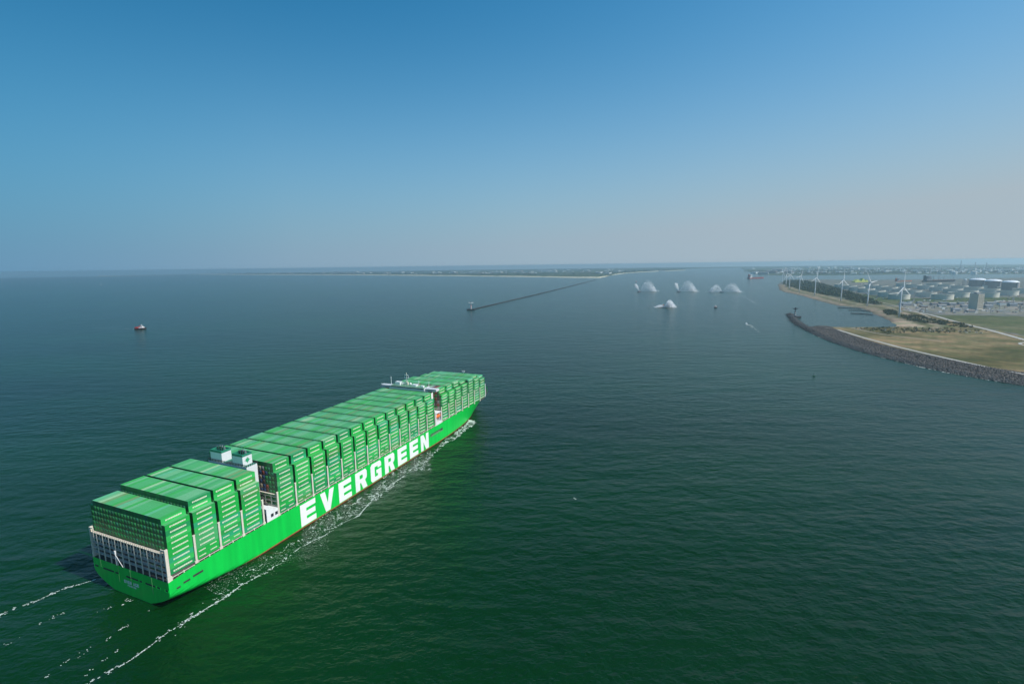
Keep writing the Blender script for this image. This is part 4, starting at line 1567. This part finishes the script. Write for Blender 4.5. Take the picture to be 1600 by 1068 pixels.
sail_boat(at(158, 445), R(20), 16, 'tiny white sail boat far out on the sea')
sail_boat(at(1162, 436), R(60), 15, 'tiny white sail boat near the red cargo ship')


def cargo_ship(pos, rz, L, hullm, supm, label, aft=True, cranes=0, name='cargo_ship', height_=1.0):
    r = empty(name, pos, rz)
    tag(r, label, 'ship')
    B = L * .16
    fb = L * .05 * height_
    hull_loft(L, B, fb, fb * 1.35, .8).build('hull', [hullm, M_rust], r)
    x0, x1 = (-L * .46, -L * .33) if aft else (L * .2, L * .34)
    hs = MB().box(x0, x1, -B * .42, B * .42, fb, fb + L * .11).build('superstructure', supm, r)
    for k in range(3):
        MB().box(x0 - .1, x1 + .1, -B * .425, B * .425, fb + L * (.03 + .03 * k), fb + L * (.037 + .03 * k)).build('window_band', M_glass, hs)
    MB().box(x0 + L * .01, x1 - L * .03, -B * .55, B * .55, fb + L * .11, fb + L * .135).build('bridge', supm, hs)
    MB().box(x0 - L * .03, x0 - L * .002, -B * .15, B * .15, fb, fb + L * .15).build('funnel', hullm, r)
    for k in range(5):
        xx = -L * .26 + L * .14 * k
        MB().box(xx, xx + L * .11, -B * .34, B * .34, fb, fb + L * .014).build('hatch_cover', M_rust, r)
    for k in range(cranes):
        xx = -L * .2 + L * .16 * k
        MB().bar((xx, 0, fb), (xx, 0, fb + L * .13), L * .008, 6).bar((xx, 0, fb + L * .12), (xx + L * .09, 0, fb + L * .16), L * .004, 5).build('deck_crane', M_grey, r)
    MB().bar((L * .42, 0, fb), (L * .42, 0, fb + L * .1), L * .005, 5).build('foremast', supm, r)
    return r


def ship_between(pl, pr_, **kw):
    a, bq = at(*pl), at(*pr_)
    d = bq - a
    return cargo_ship((a + bq) / 2, math.atan2(d.y, d.x), d.length, **kw)


ship_between((1169, 435.2), (1194, 434.4), hullm=M_red, supm=M_white, label='long red cargo ship moored on the far bank', height_=.8)
ship_between((1399, 440.6), (1425, 440.0), hullm=M_orange, supm=M_grey, label='orange hulled ship moored behind the storage tanks', height_=1.0, cranes=2)
ship_between((1443, 441.6), (1493, 440.8), hullm=M_black, supm=M_grey, label='long black ship moored behind the storage tanks', height_=1.3, cranes=3)
r = empty('ferry', at(1034.5, 424), R(-8))
tag(r, 'white ferry on the river near the far bank', 'ship')
hull_loft(130, 24, 9, 12, .75).build('hull', [M_white, M_white], r)
MB().box(-55, 40, -10, 10, 9, 20).build('deckhouse', M_white, r)
MB().box(-55.2, 40.2, -10.1, 10.1, 13, 14.5).build('window_band', M_glass, r)
MB().box(-30, -20, -4, 4, 20, 30).build('funnel', M_white, r)
MB().box(28, 38, -11, 11, 20, 24).build('bridge', M_white, r)

r = empty('channel_buoy', at(1271.5, 587))
tag(r, 'small dark green buoy floating off the rock slope', 'buoy')
MB().lathe([(1.0, -.4), (1.7, 0), (1.7, .8), (1.2, 1.1)], 14).build('float', mat('buoy_green', (0.02, 0.09, 0.05), 0.5), r)
mb = MB()
for k in range(4):
    a = math.pi / 2 * k
    mb.bar((1.1 * math.cos(a), 1.1 * math.sin(a), 1.0), (.25 * math.cos(a), .25 * math.sin(a), 4.6), .09, 5)
mb.build('tower', M_dark, r)
MB().lathe([(.45, 4.6), (.45, 5.3), (.1, 5.6)], 10).build('lamp', M_dark, r)

# ------------------------------------------------------------------ north mole and beacons
mA, mB_ = at(735, 484.5), at(930, 437.2)
d = mB_ - mA
L = d.length
N = 200
line = []
for k in range(N + 1):
    tq = k / N
    p = mA.lerp(mB_, tq)
    sag = math.sin(tq * math.pi) * -14
    q = p + Vector((-d.y, d.x, 0)).normalized() * sag
    line.append((q.x, q.y))
line = np.array(line)
pc, dv = sample_line(line, 9000)
sd = rng.normal(0, 2.3, len(pc))
pp = pc + np.column_stack([-dv[:, 1], dv[:, 0]]) * sd[:, None]
V1, F1_ = rocks(np.column_stack([pp, np.maximum(-.3, 2.2 - np.abs(sd) * .4)]), rng.uniform(1.2, 2.4, len(pp)))
tag(link('breakwater_rocks', np_mesh('breakwater_rocks', V1, F1_, M_rocks, np.repeat(np.where(rng.random(len(pp)) < .6, 1, 3), 8))), 'long thin dark breakwater running back to the far beach', kind='stuff')
foam('shore_surf', [(741, 485.6), (760, 480.5), (800, 469.6), (850, 457), (900, 445)], 5, [.35, .4, .3, .25], 'thin broken surf along the far breakwater', 1.2, seed=25)


def beacon(pos, hgt, label, dark):
    r = empty('beacon_tower', pos)
    tag(r, label, 'beacon')
    base = M_dark if dark else M_concrete
    MB().prism([(-14, -9), (14, -9), (17, 0), (14, 9), (-14, 9), (-17, 0)], -1, 4.2).build('platform', M_dark, r)
    rad = hgt * .075
    n = 7
    z0, z1 = 4.2, hgt * .86
    for k in range(n):
        a, bq = z0 + (z1 - z0) * k / n, z0 + (z1 - z0) * (k + 1) / n
        m_ = (M_white if k % 2 else M_black) if dark else (M_white if k % 2 == 0 else M_red)
        MB().lathe([(rad * (1 - .02 * k), a), (rad * (1 - .02 * (k + 1)), bq)], 16).build('tower_band', m_, r, smooth=False)
    top = M_dark if dark else M_white
    MB().lathe([(rad * 1.0, z1), (rad * 2.6, hgt * .90), (rad * 4.4, hgt * .93), (rad * 4.4, hgt * .955), (rad * 1.2, hgt * .965)], 20).build('gallery', top, r)
    mb = MB()
    for k in range(16):
        a = 2 * math.pi * k / 16
        mb.bar((rad * 4.2 * math.cos(a), rad * 4.2 * math.sin(a), hgt * .955), (rad * 4.2 * math.cos(a), rad * 4.2 * math.sin(a), hgt * .99), .12, 4)
    mb.build('railing', top, r)
    MB().lathe([(rad * .9, hgt * .965), (rad * .9, hgt * 1.02), (rad * .3, hgt * 1.05)], 12).build('lantern', M_glass, r)
    return r


beacon(at(736, 484), 29, 'white and red banded beacon tower at the end of the far breakwater', False)
beacon(at(1242, 495.8), 29, 'black and white banded beacon with dark flat top on the near mole', True)

# groynes in the lagoon
for pts, lab in (([(1309, 480.8), (1328, 481.3), (1345, 481.8)], 'low dark groyne in the lagoon, farthest from the camera'),
                 ([(1326, 484.6), (1345, 484.9), (1360, 486.5)], 'low dark groyne in the lagoon, middle of three'),
                 ([(1329, 489.6), (1348, 490.2), (1364, 491.8)], 'low dark groyne in the lagoon, nearest the camera')):
    e = np.array([tuple(at(*p))[:2] for p in pts])
    pc, dv = sample_line(e, 260)
    sd = rng.normal(0, 2.0, len(pc))
    pp = pc + np.column_stack([-dv[:, 1], dv[:, 0]]) * sd[:, None]
    V1, F1_ = rocks(np.column_stack([pp, np.maximum(0, 1.2 - np.abs(sd) * .3)]), rng.uniform(1.0, 2.0, len(pp)))
    tag(link('groyne', np_mesh('groyne', V1, F1_, M_rocks, np.repeat(np.full(len(pp), 3), 8))), lab, 'groyne', 'groynes in the lagoon')

# ------------------------------------------------------------------ wind turbines
M_turb = mat('turbine_white', (0.72, 0.74, 0.75), 0.4)


def blade_mesh(Lb):
    mb = MB()
    st = [(0, .9, .9), (.04, 1.0, .85), (.12, 2.0, .55), (.25, 1.75, .38), (.5, 1.2, .24), (.75, .8, .14), (.95, .45, .07), (1.0, .1, .03)]
    n = 8
    for tq, ch, th in st:
        for j in range(n):
            a = 2 * math.pi * j / n
            mb.v.append((th * math.sin(a), ch * math.cos(a) + (.25 * ch if tq > .05 else 0), Lb * tq))
    for k in range(len(st) - 1):
        for j in range(n):
            mb.f.append((k * n + j, k * n + (j + 1) % n, (k + 1) * n + (j + 1) % n, (k + 1) * n + j))
            mb.m.append(0)
    return mb.mesh('blade', M_turb, True)


turb_mesh = {}
HUB = 85.0


def turbine(px, py, yaw, spin, label, hub=HUB, Lb=46.0):
    p = at(px, py, 4.5)
    r = empty('wind_turbine', (p.x, p.y, ground_z(p.x, p.y) - .3), yaw)
    tag(r, label, 'wind turbine', 'wind turbines along the shore')
    if not turb_mesh:
        turb_mesh['tower'] = MB().lathe([(2.3, 0), (2.1, HUB * .3), (1.75, HUB * .7), (1.35, HUB - 1.2)], 16).mesh('tower', M_turb, True)
        turb_mesh['nacelle'] = MB().prism([(-4.5, -1.5), (3.8, -1.7), (3.8, 1.7), (-4.5, 1.5)], HUB - 1.3, HUB + 2.1).mesh('nacelle', M_turb)
        turb_mesh['blade'] = blade_mesh(Lb)
        turb_mesh['hub'] = MB().bar((0, 0, 0), (1.6, 0, 0), 1.6, 10).bar((1.6, 0, 0), (3.2, 0, 0), 1.6, 10, r2=.5).mesh('hub', M_turb)
    link('tower', turb_mesh['tower'], r)
    link('nacelle', turb_mesh['nacelle'], r)
    hb = link('hub', turb_mesh['hub'], r, (3.8, 0, HUB + .4))
    hb.rotation_euler = (spin, 0, 0)
    for k in range(3):
        bl = link('blade', turb_mesh['blade'], hb, (.9, 0, 0))
        bl.rotation_euler = (2 * math.pi / 3 * k, 0, 0)
    return r


TB = [(1404.8, 493.5, 0), (1355, 477.5, -38), (1313.8, 469.5, 2), (1272.8, 461.2, 8), (1248.6, 456, 22), (1233, 451, 8), (1227.9, 447.5, -20), (1222.1, 443.7, 32)]
WIND = R(-62)
for k, (x, y, sp) in enumerate(TB):
    lab = 'white wind turbine by the sandy beach, nearest of the row' if k == 0 else ('white wind turbine at the far tip of the spit' if k == 7 else f'white wind turbine, {ORD[k]} along the shore from the sandy beach')
    turbine(x, y, WIND, R(-sp), lab)

# ------------------------------------------------------------------ storage tanks
M_tank = mat('tank_cream', (0.62, 0.59, 0.50), 0.6, var=0.06, vscale=0.05)
M_troof = mat('tank_roof_grey', (0.07, 0.075, 0.08), 0.8, var=0.15, vscale=0.05)
TR = 36.5
tank_shell = MB().lathe([(TR, 0), (TR, 21.5), (TR - .8, 21.5), (TR - .8, 6.0)], 40, cap=False).mesh('shell', M_tank)
tank_roof = MB().lathe([(TR - .9, 7.0), (TR * .6, 7.3), (.5, 7.6)], 40).mesh('floating_roof', M_troof)
tank_ring = MB().lathe([(TR + .05, 19.2), (TR + 1.0, 19.2), (TR + 1.0, 19.5), (TR + .05, 19.5)], 40, cap=False).mesh('wind_girder', M_tank)
mb = MB()
for k in range(24):
    a = 2.2 + .045 * k
    mb.box(TR * math.cos(a) - .6 + .9 * math.cos(a), TR * math.cos(a) + .6 + .9 * math.cos(a), TR * math.sin(a) - .6, TR * math.sin(a) + .6, .8 * k, .8 * k + .25)
tank_stair = mb.mesh('stairway', M_grey)
TANKS = [('nearest', [(1624, 2076), (1771, 2037), (2032, 2115)]),
         ('second', [(1816, 2173), (1930, 2139), (2080, 2262), (2208, 2208), (1684, 2219)]),
         ('third', [(1742, 2370), (1885, 2335), (2149, 2419), (2292, 2379), (2414, 2342)]),
         ('fourth', [(1817, 2543), (1941, 2475), (2227, 2591), (2372, 2548), (2497, 2502)]),
         ('fifth', [(1884, 2709), (2018, 2653), (2300, 2761), (2441, 2707), (2574, 2665)]),
         ('sixth', [(1952, 2873), (2080, 2805), (2359, 2915), (2498, 2858)]),
         ('seventh', [(2146, 2967), (2431, 3084), (2610, 3073), (2017, 3038)])]
for rowname, ts in TANKS:
    ts = sorted(ts, key=lambda q: math.atan2(q[0], q[1]))
    for k, (x, y) in enumerate(ts):
        r = empty('storage_tank', (x, y, 4.4))
        lab = f'low round cream oil tank, {ORD[k]} from the spit in the {rowname} row'
        tag(r, lab, 'tank', 'oil storage tanks')
        link('shell', tank_shell, r)
        link('floating_roof', tank_roof, r)
        link('wind_girder', tank_ring, r)
        link('stairway', tank_stair, r)

M_lngw = mat('lng_concrete', (0.33, 0.285, 0.26), 0.8, var=0.08, vscale=0.05)
M_lngd = mat('lng_dome', (0.78, 0.80, 0.82), 0.5)
for (px, py), lab in (((1577.3, 455.0), 'tall round gas tank with white dome, nearest of three'), ((1550.5, 452.0), 'tall round gas tank with white dome, middle of three'), ((1526.2, 449.5), 'tall round gas tank with white dome, farthest of three')):
    p = at(px, py, 4.5)
    r = empty('gas_tank', (p.x, p.y, 4.4))
    tag(r, lab, 'tank', 'domed gas tanks')
    q_ = 10.3 * scale_at(p)
    MB().lathe([(q_, 0), (q_, 42), (q_ + 1, 42), (q_ + 1, 44), (q_ - .5, 44)], 48).build('wall', M_lngw, r)
    MB().lathe([(q_ - .6, 44)] + [((q_ - .6) * math.cos(a), 44 + 11 * math.sin(a)) for a in np.linspace(.15, 1.5, 9)], 48).build('dome', M_lngd, r, smooth=True)
    MB().box(-6, 6, -6, 6, 53, 57).build('roof_platform', M_grey, r)
    MB().box(-3, 3, -q_ - 4, -q_ - .5, 0, 46).build('stair_tower', M_grey, r)
r = empty('pipe_tower', (*at(1507.5, 446.5, 4.5)[:2], 4.5))
tag(r, 'pale lattice tower with white top beside the domed gas tanks', 'tower')
mb = MB()
for x in (-8, 0, 8):
    for y in (-8, 8):
        mb.bar((x, y, 0), (x, y, 34), .9, 5)
for z in (8, 17, 26, 34):
    mb.box(-9, 9, -9, 9, z, z + .9)
mb.build('frame', M_grey, r)
MB().lathe([(6, 34.9), (6, 40), (2, 43)], 12).build('cap', M_white, r)

# office block
p = at(1531, 483.3, 4.5)
r = empty('office_block', (p.x, p.y, ground_z(p.x, p.y)), R(10))
tag(r, 'square grey office tower with one sunlit cream side', 'building')
M_bld = mat('facade_cream', (0.60, 0.55, 0.44), 0.75, var=0.05, vscale=0.2)
BW, BD, BH = 23.0, 27.0, 50.0
MB().box(-BW / 2, BW / 2, 0, BD, 0, BH).build('wall', M_bld, r)
MB().box(-BW / 2 + .6, BW / 2 - .6, .6, BD - .6, BH, BH + .4).box(-6, 6, 10, 20, BH + .4, BH + 3.4).build('roof', M_grey, r)
wm = MB().box(-1.25, 1.25, -.12, .10, 0, 2.1).mesh('window', M_glass)
wm2 = MB().box(-.10, .12, -1.25, 1.25, 0, 2.1).mesh('window', M_glass)
for fl in range(13):
    for k in range(6):
        link('window', wm, r, (-BW / 2 + 2.6 + 3.56 * k, 0, 3 + 3.7 * fl))
    for k in range(7):
        link('window', wm2, r, (BW / 2, 2.8 + 3.56 * k, 3 + 3.7 * fl))


# sheds and warehouses
def shed(name, px0, px1, py, ht, dep, wallm, roofm, label, group, z=3.5, ridge=.35, cat='shed'):
    a, bq = at(px0, py, z), at(px1, py, z)
    d = bq - a
    r = empty(name, (*((a + bq) / 2)[:2], z - .5), math.atan2(d.y, d.x))
    tag(r, label, cat, group)
    W = d.length
    MB().box(-W / 2, W / 2, 0, dep, 0, ht).build('wall', wallm, r)
    mb = MB()
    o = .6
    mb.add([(-W / 2 - o, -o, ht), (W / 2 + o, -o, ht), (W / 2 + o, dep + o, ht), (-W / 2 - o, dep + o, ht), (-W / 2 - o, dep / 2, ht + ht * ridge), (W / 2 + o, dep / 2, ht + ht * ridge)], [(0, 1, 5, 4), (2, 3, 4, 5), (0, 4, 3), (1, 2, 5), (3, 2, 1, 0)])
    mb.build('roof', roofm, r)
    return r


M_swhite = mat('shed_white', (0.66, 0.67, 0.66), 0.6)
M_sgrey = mat('shed_grey', (0.30, 0.31, 0.32), 0.7)
M_sbrown = mat('shed_brown', (0.24, 0.19, 0.16), 0.8)
M_yg = mat('yellow_green_paint', (0.46, 0.50, 0.10), 0.6)
FAR = [(1257, 1264, 418.5, 26), (1275, 1278.5, 419.5, 40), (1287, 1294, 419.5, 24), (1300, 1304, 418.5, 24), (1317, 1329, 419, 36), (1331, 1341, 421, 34), (1343, 1352, 420.5, 20), (1353, 1372, 420.6, 18), (1376, 1399, 420.6, 16),
       (1330, 1338, 427.6, 14), (1343, 1349, 427.8, 14), (1456, 1480, 421.3, 12), (1484, 1491, 424.3, 18), (1499, 1524, 421.6, 14), (1526, 1533, 424.4, 18), (1533, 1548, 423, 18), (1555, 1563, 424, 18), (1564, 1582, 422.6, 16), (1583, 1592, 424.5, 18), (1593, 1602, 423, 26), (1252, 1256, 426.8, 14), (1263, 1268, 427.2, 12), (1283, 1290, 425.5, 12), (1305, 1313, 424.8, 12), (1232, 1240, 420.5, 26), (1405, 1418, 421.2, 14), (1424, 1440, 422.4, 12), (1440, 1452, 419.6, 14)]
for k, (a, bq, y, hh_) in enumerate(FAR):
    m_ = M_swhite if k % 4 else M_sgrey
    shed('warehouse', a, bq, y, hh_, 60, m_, M_swhite if k % 5 else M_sgrey, 'small pale warehouse far off on the hazy bank behind the tanks', 'pale warehouses on the far bank', ridge=.12, cat='warehouse')
for k, (px, py, rr, hh_) in enumerate([(1491, 427.9, 26, 26), (1486, 424.8, 22, 22), (1521.5, 427.9, 28, 28), (1236.7, 421, 20, 24), (1248.3, 420.5, 20, 24), (1529, 424.8, 22, 22), (1463, 424.5, 18, 16), (1388, 424.5, 20, 18)]):
    r = empty('round_tank', (*at(px, py, 3.5)[:2], 3))
    tag(r, 'small white round tank far off on the hazy bank', 'tank', 'white tanks on the far bank')
    MB().lathe([(rr, 0), (rr, hh_)], 20).build('wall', M_swhite, r)
    MB().lathe([(rr + .4, hh_), (rr * .5, hh_ + 4), (.5, hh_ + 5)], 20).build('roof', M_swhite, r)
for k, (px, py, hh_) in enumerate([(1500.3, 422, 140), (1522.8, 422, 118), (1540.5, 422, 112)]):
    p = at(px, py, 3.5)
    r = empty('chimney', (p.x, p.y, 2))
    tag(r, ['tall grey chimney on the hazy skyline, tallest of three', 'grey chimney on the hazy skyline, middle of three', 'grey chimney on the hazy skyline above the nearest gas tank'][k], 'chimney', 'chimneys on the skyline')
    MB().lathe([(7, 0), (5, hh_ * .5), (3.6, hh_)], 12).build('stack', M_sgrey, r)
    MB().lathe([(3.9, hh_ - 6), (3.9, hh_ + .5)], 12).build('rim', M_sbrown, r)
for k, (a, bq, y, hh_) in enumerate([(545, 562, 426.9, 18), (568, 578, 426.6, 22), (586, 604, 426.4, 20), (611, 628, 426.0, 24), (634, 642, 426.8, 18), (520, 532, 427.0, 18), (662, 676, 426.0, 20), (724, 752, 426.6, 16), (765, 782, 425.9, 16), (795, 830, 424.6, 14), (832, 856, 424.2, 12), (840, 866, 421.6, 14), (868, 905, 420.2, 14), (930, 938, 426.4, 18), (944, 952, 427.4, 18), (960, 966, 424.4, 18), (1010, 1024, 423.5, 14), (1163, 1176, 420.0, 16), (1173, 1181, 427.3, 22)]):
    shed('seafront_block', a, bq, y, hh_, 90, M_swhite, M_swhite if k % 3 else M_sgrey, 'pale building or glasshouse far off behind the long beach', 'pale buildings behind the far beach', z=5, ridge=.1, cat='building')
hrng = random.Random(21)
for k in range(22):
    a = hrng.uniform(430, 980)
    y = 427.6 - max(0, a - 640) * .004 - hrng.random() ** 1.5 * 4.5 - (a > 850) * 1.5
    shed('seafront_block', a, a + hrng.uniform(3, 9) * (1 if y > 424 else 2.2), y, hrng.uniform(12, 26), 60, M_swhite if k % 3 else M_sbrown, M_swhite if k % 2 else M_sgrey, 'pale building or glasshouse far off behind the long beach', 'pale buildings behind the far beach', z=6, ridge=.1, cat='building')
# dock cranes and plant on the far bank by the turbines
for k, px in enumerate((1214, 1219, 1225.5, 1231)):
    p = at(px, 429, 3.5)
    r = empty('dock_crane', (p.x, p.y, 3), R(20 * k))
    tag(r, 'hazy brown dock crane on the far bank behind the farthest turbines', 'crane', 'dock cranes on the far bank')
    mb = MB()
    for x in (-10, 10):
        for y in (-9, 9):
            mb.bar((x, y, 0), (x * .6, y * .6, 40), 1.4, 5)
    mb.box(-12, 12, -9, 9, 38, 44)
    mb.build('portal', M_sbrown, r)
    MB().bar((-8, 0, 44), (34, 0, 78), 1.6, 5).bar((0, 0, 44), (0, 0, 66), 1.3, 5).bar((0, 0, 66), (34, 0, 78), .5, 4).build('jib', M_sbrown, r)
for k, (a, bq, y, hh_) in enumerate([(1184, 1200, 428.4, 26), (1196, 1212, 426.8, 38), (1206, 1222, 424.5, 45), (1224, 1238, 426.5, 30), (1178, 1184, 425.9, 20)]):
    shed('quay_shed', a, bq, y, hh_, 50, M_sbrown if k % 2 else M_sgrey, M_sgrey, 'hazy brown plant building on the far bank behind the red ship', 'plant buildings behind the red ship', ridge=.15)
# yellow green plant by the water behind the tanks
pa, pb = at(1336, 441, 4.5), at(1357, 440.4, 4.5)
d = pb - pa
r = empty('dredging_plant', (*((pa + pb) / 2)[:2], 4), math.atan2(d.y, d.x))
tag(r, 'yellow green plant with sloping gables behind the storage tanks', 'plant')
W = d.length
MB().box(-W / 2, W / 2, 0, 30, 0, 7).build('base', M_yg, r)
for x0, x1, hh_ in ((-W * .48, -W * .05, 24), (-W * .02, W * .28, 30), (W * .3, W * .49, 19)):
    xm = x0 + (x1 - x0) * .45
    mb = MB()
    mb.add([(x0, 2, 7), (x1, 2, 7), (x1, 26, 7), (x0, 26, 7), (xm, 2, hh_), (xm, 26, hh_)], [(0, 1, 4), (2, 3, 5), (1, 2, 5, 4), (3, 0, 4, 5)])
    mb.build('gable', M_yg, r)
# low yard sheds in front of the tanks
yrng = random.Random(5)
YS = [(1409, 1417, 474.5), (1419, 1426, 473), (1411, 1424, 477.5), (1434, 1441, 474), (1456, 1466, 476.5), (1468, 1479, 478.8), (1470, 1482, 475), (1484, 1494, 477.3), (1499, 1507, 476), (1504, 1513, 479.5), (1541, 1552, 481), (1543, 1560, 475), (1562, 1572, 476.5), (1566, 1580, 473.5), (1578, 1590, 478.5), (1586, 1600, 475.5), (1490, 1500, 487), (1512, 1524, 488.2), (1491, 1503, 483.5), (1440, 1450, 480)]
for k, (a, bq, y) in enumerate(YS):
    dk_ = yrng.choice([M_sgrey, M_sgrey, M_sbrown, M_grey, M_swhite])
    nmw = {'shed_grey': 'grey', 'shed_brown': 'brown', 'grey_paint': 'dark grey', 'shed_white': 'white'}[dk_.name]
    shed('yard_shed', a, bq, y, yrng.uniform(5, 9), 14, dk_, yrng.choice([M_sgrey, M_grey, M_sbrown]), f'low {nmw} shed in the yard in front of the storage tanks', 'low sheds in the yard', z=5, ridge=.25)
# small plant too fine to pick apart: pipe racks, skids, stacked goods
cl = MB()
crn = random.Random(17)
for k in range(430):
    if k < 260:
        px, py = crn.uniform(1402, 1640), crn.uniform(468.5, 489)
    else:
        px, py = crn.uniform(1340, 1640), crn.uniform(443, 468)
    p = at(px, py, 5)
    wx, wy, hh_ = crn.uniform(1.5, 9), crn.uniform(1.5, 5), crn.uniform(1.5, 6)
    if crn.random() < .15:
        hh_ *= 3.5
        wx = wy = 1.2
    if crn.random() < .25:
        wx, hh_ = crn.uniform(14, 40), 2.2
    z = ground_z(p.x, p.y) if k % 6 == 0 else 4.6
    cl.box(p.x - wx / 2, p.x + wx / 2, p.y - wy / 2, p.y + wy / 2, z - .5, z + hh_, crn.choice([0, 0, 1, 2, 2, 3]))
tag(cl.build('plant_clutter', [M_sgrey, M_sbrown, M_grey, M_swhite]), 'fine clutter of pipes, skids and stacked goods in the port yards', kind='stuff')
cl = MB()
for k in range(520):
    px = crn.uniform(1205, 1640)
    py = crn.choice([418.5, 419.5, 420.5, 422, 424, 426]) + crn.uniform(-.8, .8) + (1640 - px) * .003
    p = at(px, py, 3.5)
    wx, wy, hh_ = crn.uniform(8, 50), crn.uniform(10, 40), crn.uniform(5, 20)
    if crn.random() < .1:
        wx, wy, hh_ = 6, 6, crn.uniform(25, 60)
    cl.box(p.x - wx / 2, p.x + wx / 2, p.y - wy / 2, p.y + wy / 2, 1, 3 + hh_, crn.choice([0, 1, 3, 3, 3, 2]))
tag(cl.build('far_port_clutter', [M_sgrey, M_sbrown, M_grey, M_swhite]), 'hazy mass of small sheds and plant on the far bank', kind='stuff')
cl = MB()
for k in range(300):
    px = crn.uniform(420, 985)
    py = 427.8 - max(0, px - 640) * .004 - crn.random() ** 1.4 * 6 - (px > 850) * 1.2
    p = at(px, py, 5)
    wx, wy, hh_ = crn.uniform(10, 60), crn.uniform(15, 60), crn.uniform(6, 18)
    cl.box(p.x - wx / 2, p.x + wx / 2, p.y - wy / 2, p.y + wy / 2, 1, 6 + hh_, crn.choice([0, 1, 3, 3]))
tag(cl.build('far_town', [M_sgrey, M_sbrown, M_grey, M_swhite]), 'hazy scatter of small houses and glasshouses behind the far beach', kind='stuff')
# pale parked vans beside the scrub
vrng = random.Random(3)
for k in range(26):
    px = 1335 + 205 * vrng.random()
    py = 512.6 + (px - 1335) * .026 + vrng.uniform(-.4, 2.4)
    p = at(px, py, 5)
    r = empty('parked_car', (p.x, p.y, ground_z(p.x, p.y)), vrng.uniform(0, 3))
    tag(r, 'tiny pale car parked in the scrub by the lagoon', 'car', 'cars parked along the lagoon')
    MB().box(-2.3, 2.3, -.95, .95, .35, 1.1).build('body', M_white, r)
    MB().prism([(-1.9, -.85), (1.0, -.85), (1.0, .85), (-1.9, .85)], 1.1, 1.75).build('cabin', M_glass, r)
    for q_ in range(4):
        x_, y_ = (-1.4, 1.4)[q_ % 2], (-.9, .9)[q_ // 2]
        MB().bar((x_, y_ - .09, .35), (x_, y_ + .09, .35), .35, 8).build('wheel', M_black, r)

UNITS = ORD[:9]
TENS = {20: 'twenty', 30: 'thirty', 40: 'forty', 50: 'fifty', 60: 'sixty'}


def ordinal(n):
    if n <= 20:
        return ORD[n - 1]
    t_, u_ = n // 10 * 10, n % 10
    return TENS[t_] + '-' + UNITS[u_ - 1] if u_ else TENS[t_][:-1] + 'ieth'


def number(group, base):
    """labels for look-alikes by their place along the view, from the open sea round to the port"""
    obs = [o for o in scene.objects if o.parent is None and o.get('group') == group]
    obs.sort(key=lambda o: math.atan2(o.location.x, o.location.y))
    for k, o in enumerate(obs):
        o['label'] = f'{base(o)}, {ordinal(k + 1)} from the left'


number('low sheds in the yard', lambda o: o['label'].split(' in the yard')[0] + ' in the yard by the tanks')
number('pale buildings behind the far beach', lambda o: 'pale hazy building behind the far beach')
number('pale warehouses on the far bank', lambda o: 'small pale warehouse on the far bank')
number('cars parked along the lagoon', lambda o: 'tiny pale car parked in the lagoon scrub')
number('white tanks on the far bank', lambda o: 'small white round tank on the far bank')
number('dock cranes on the far bank', lambda o: 'hazy brown dock crane on the far bank')
number('plant buildings behind the red ship', lambda o: 'hazy plant building behind the red ship')
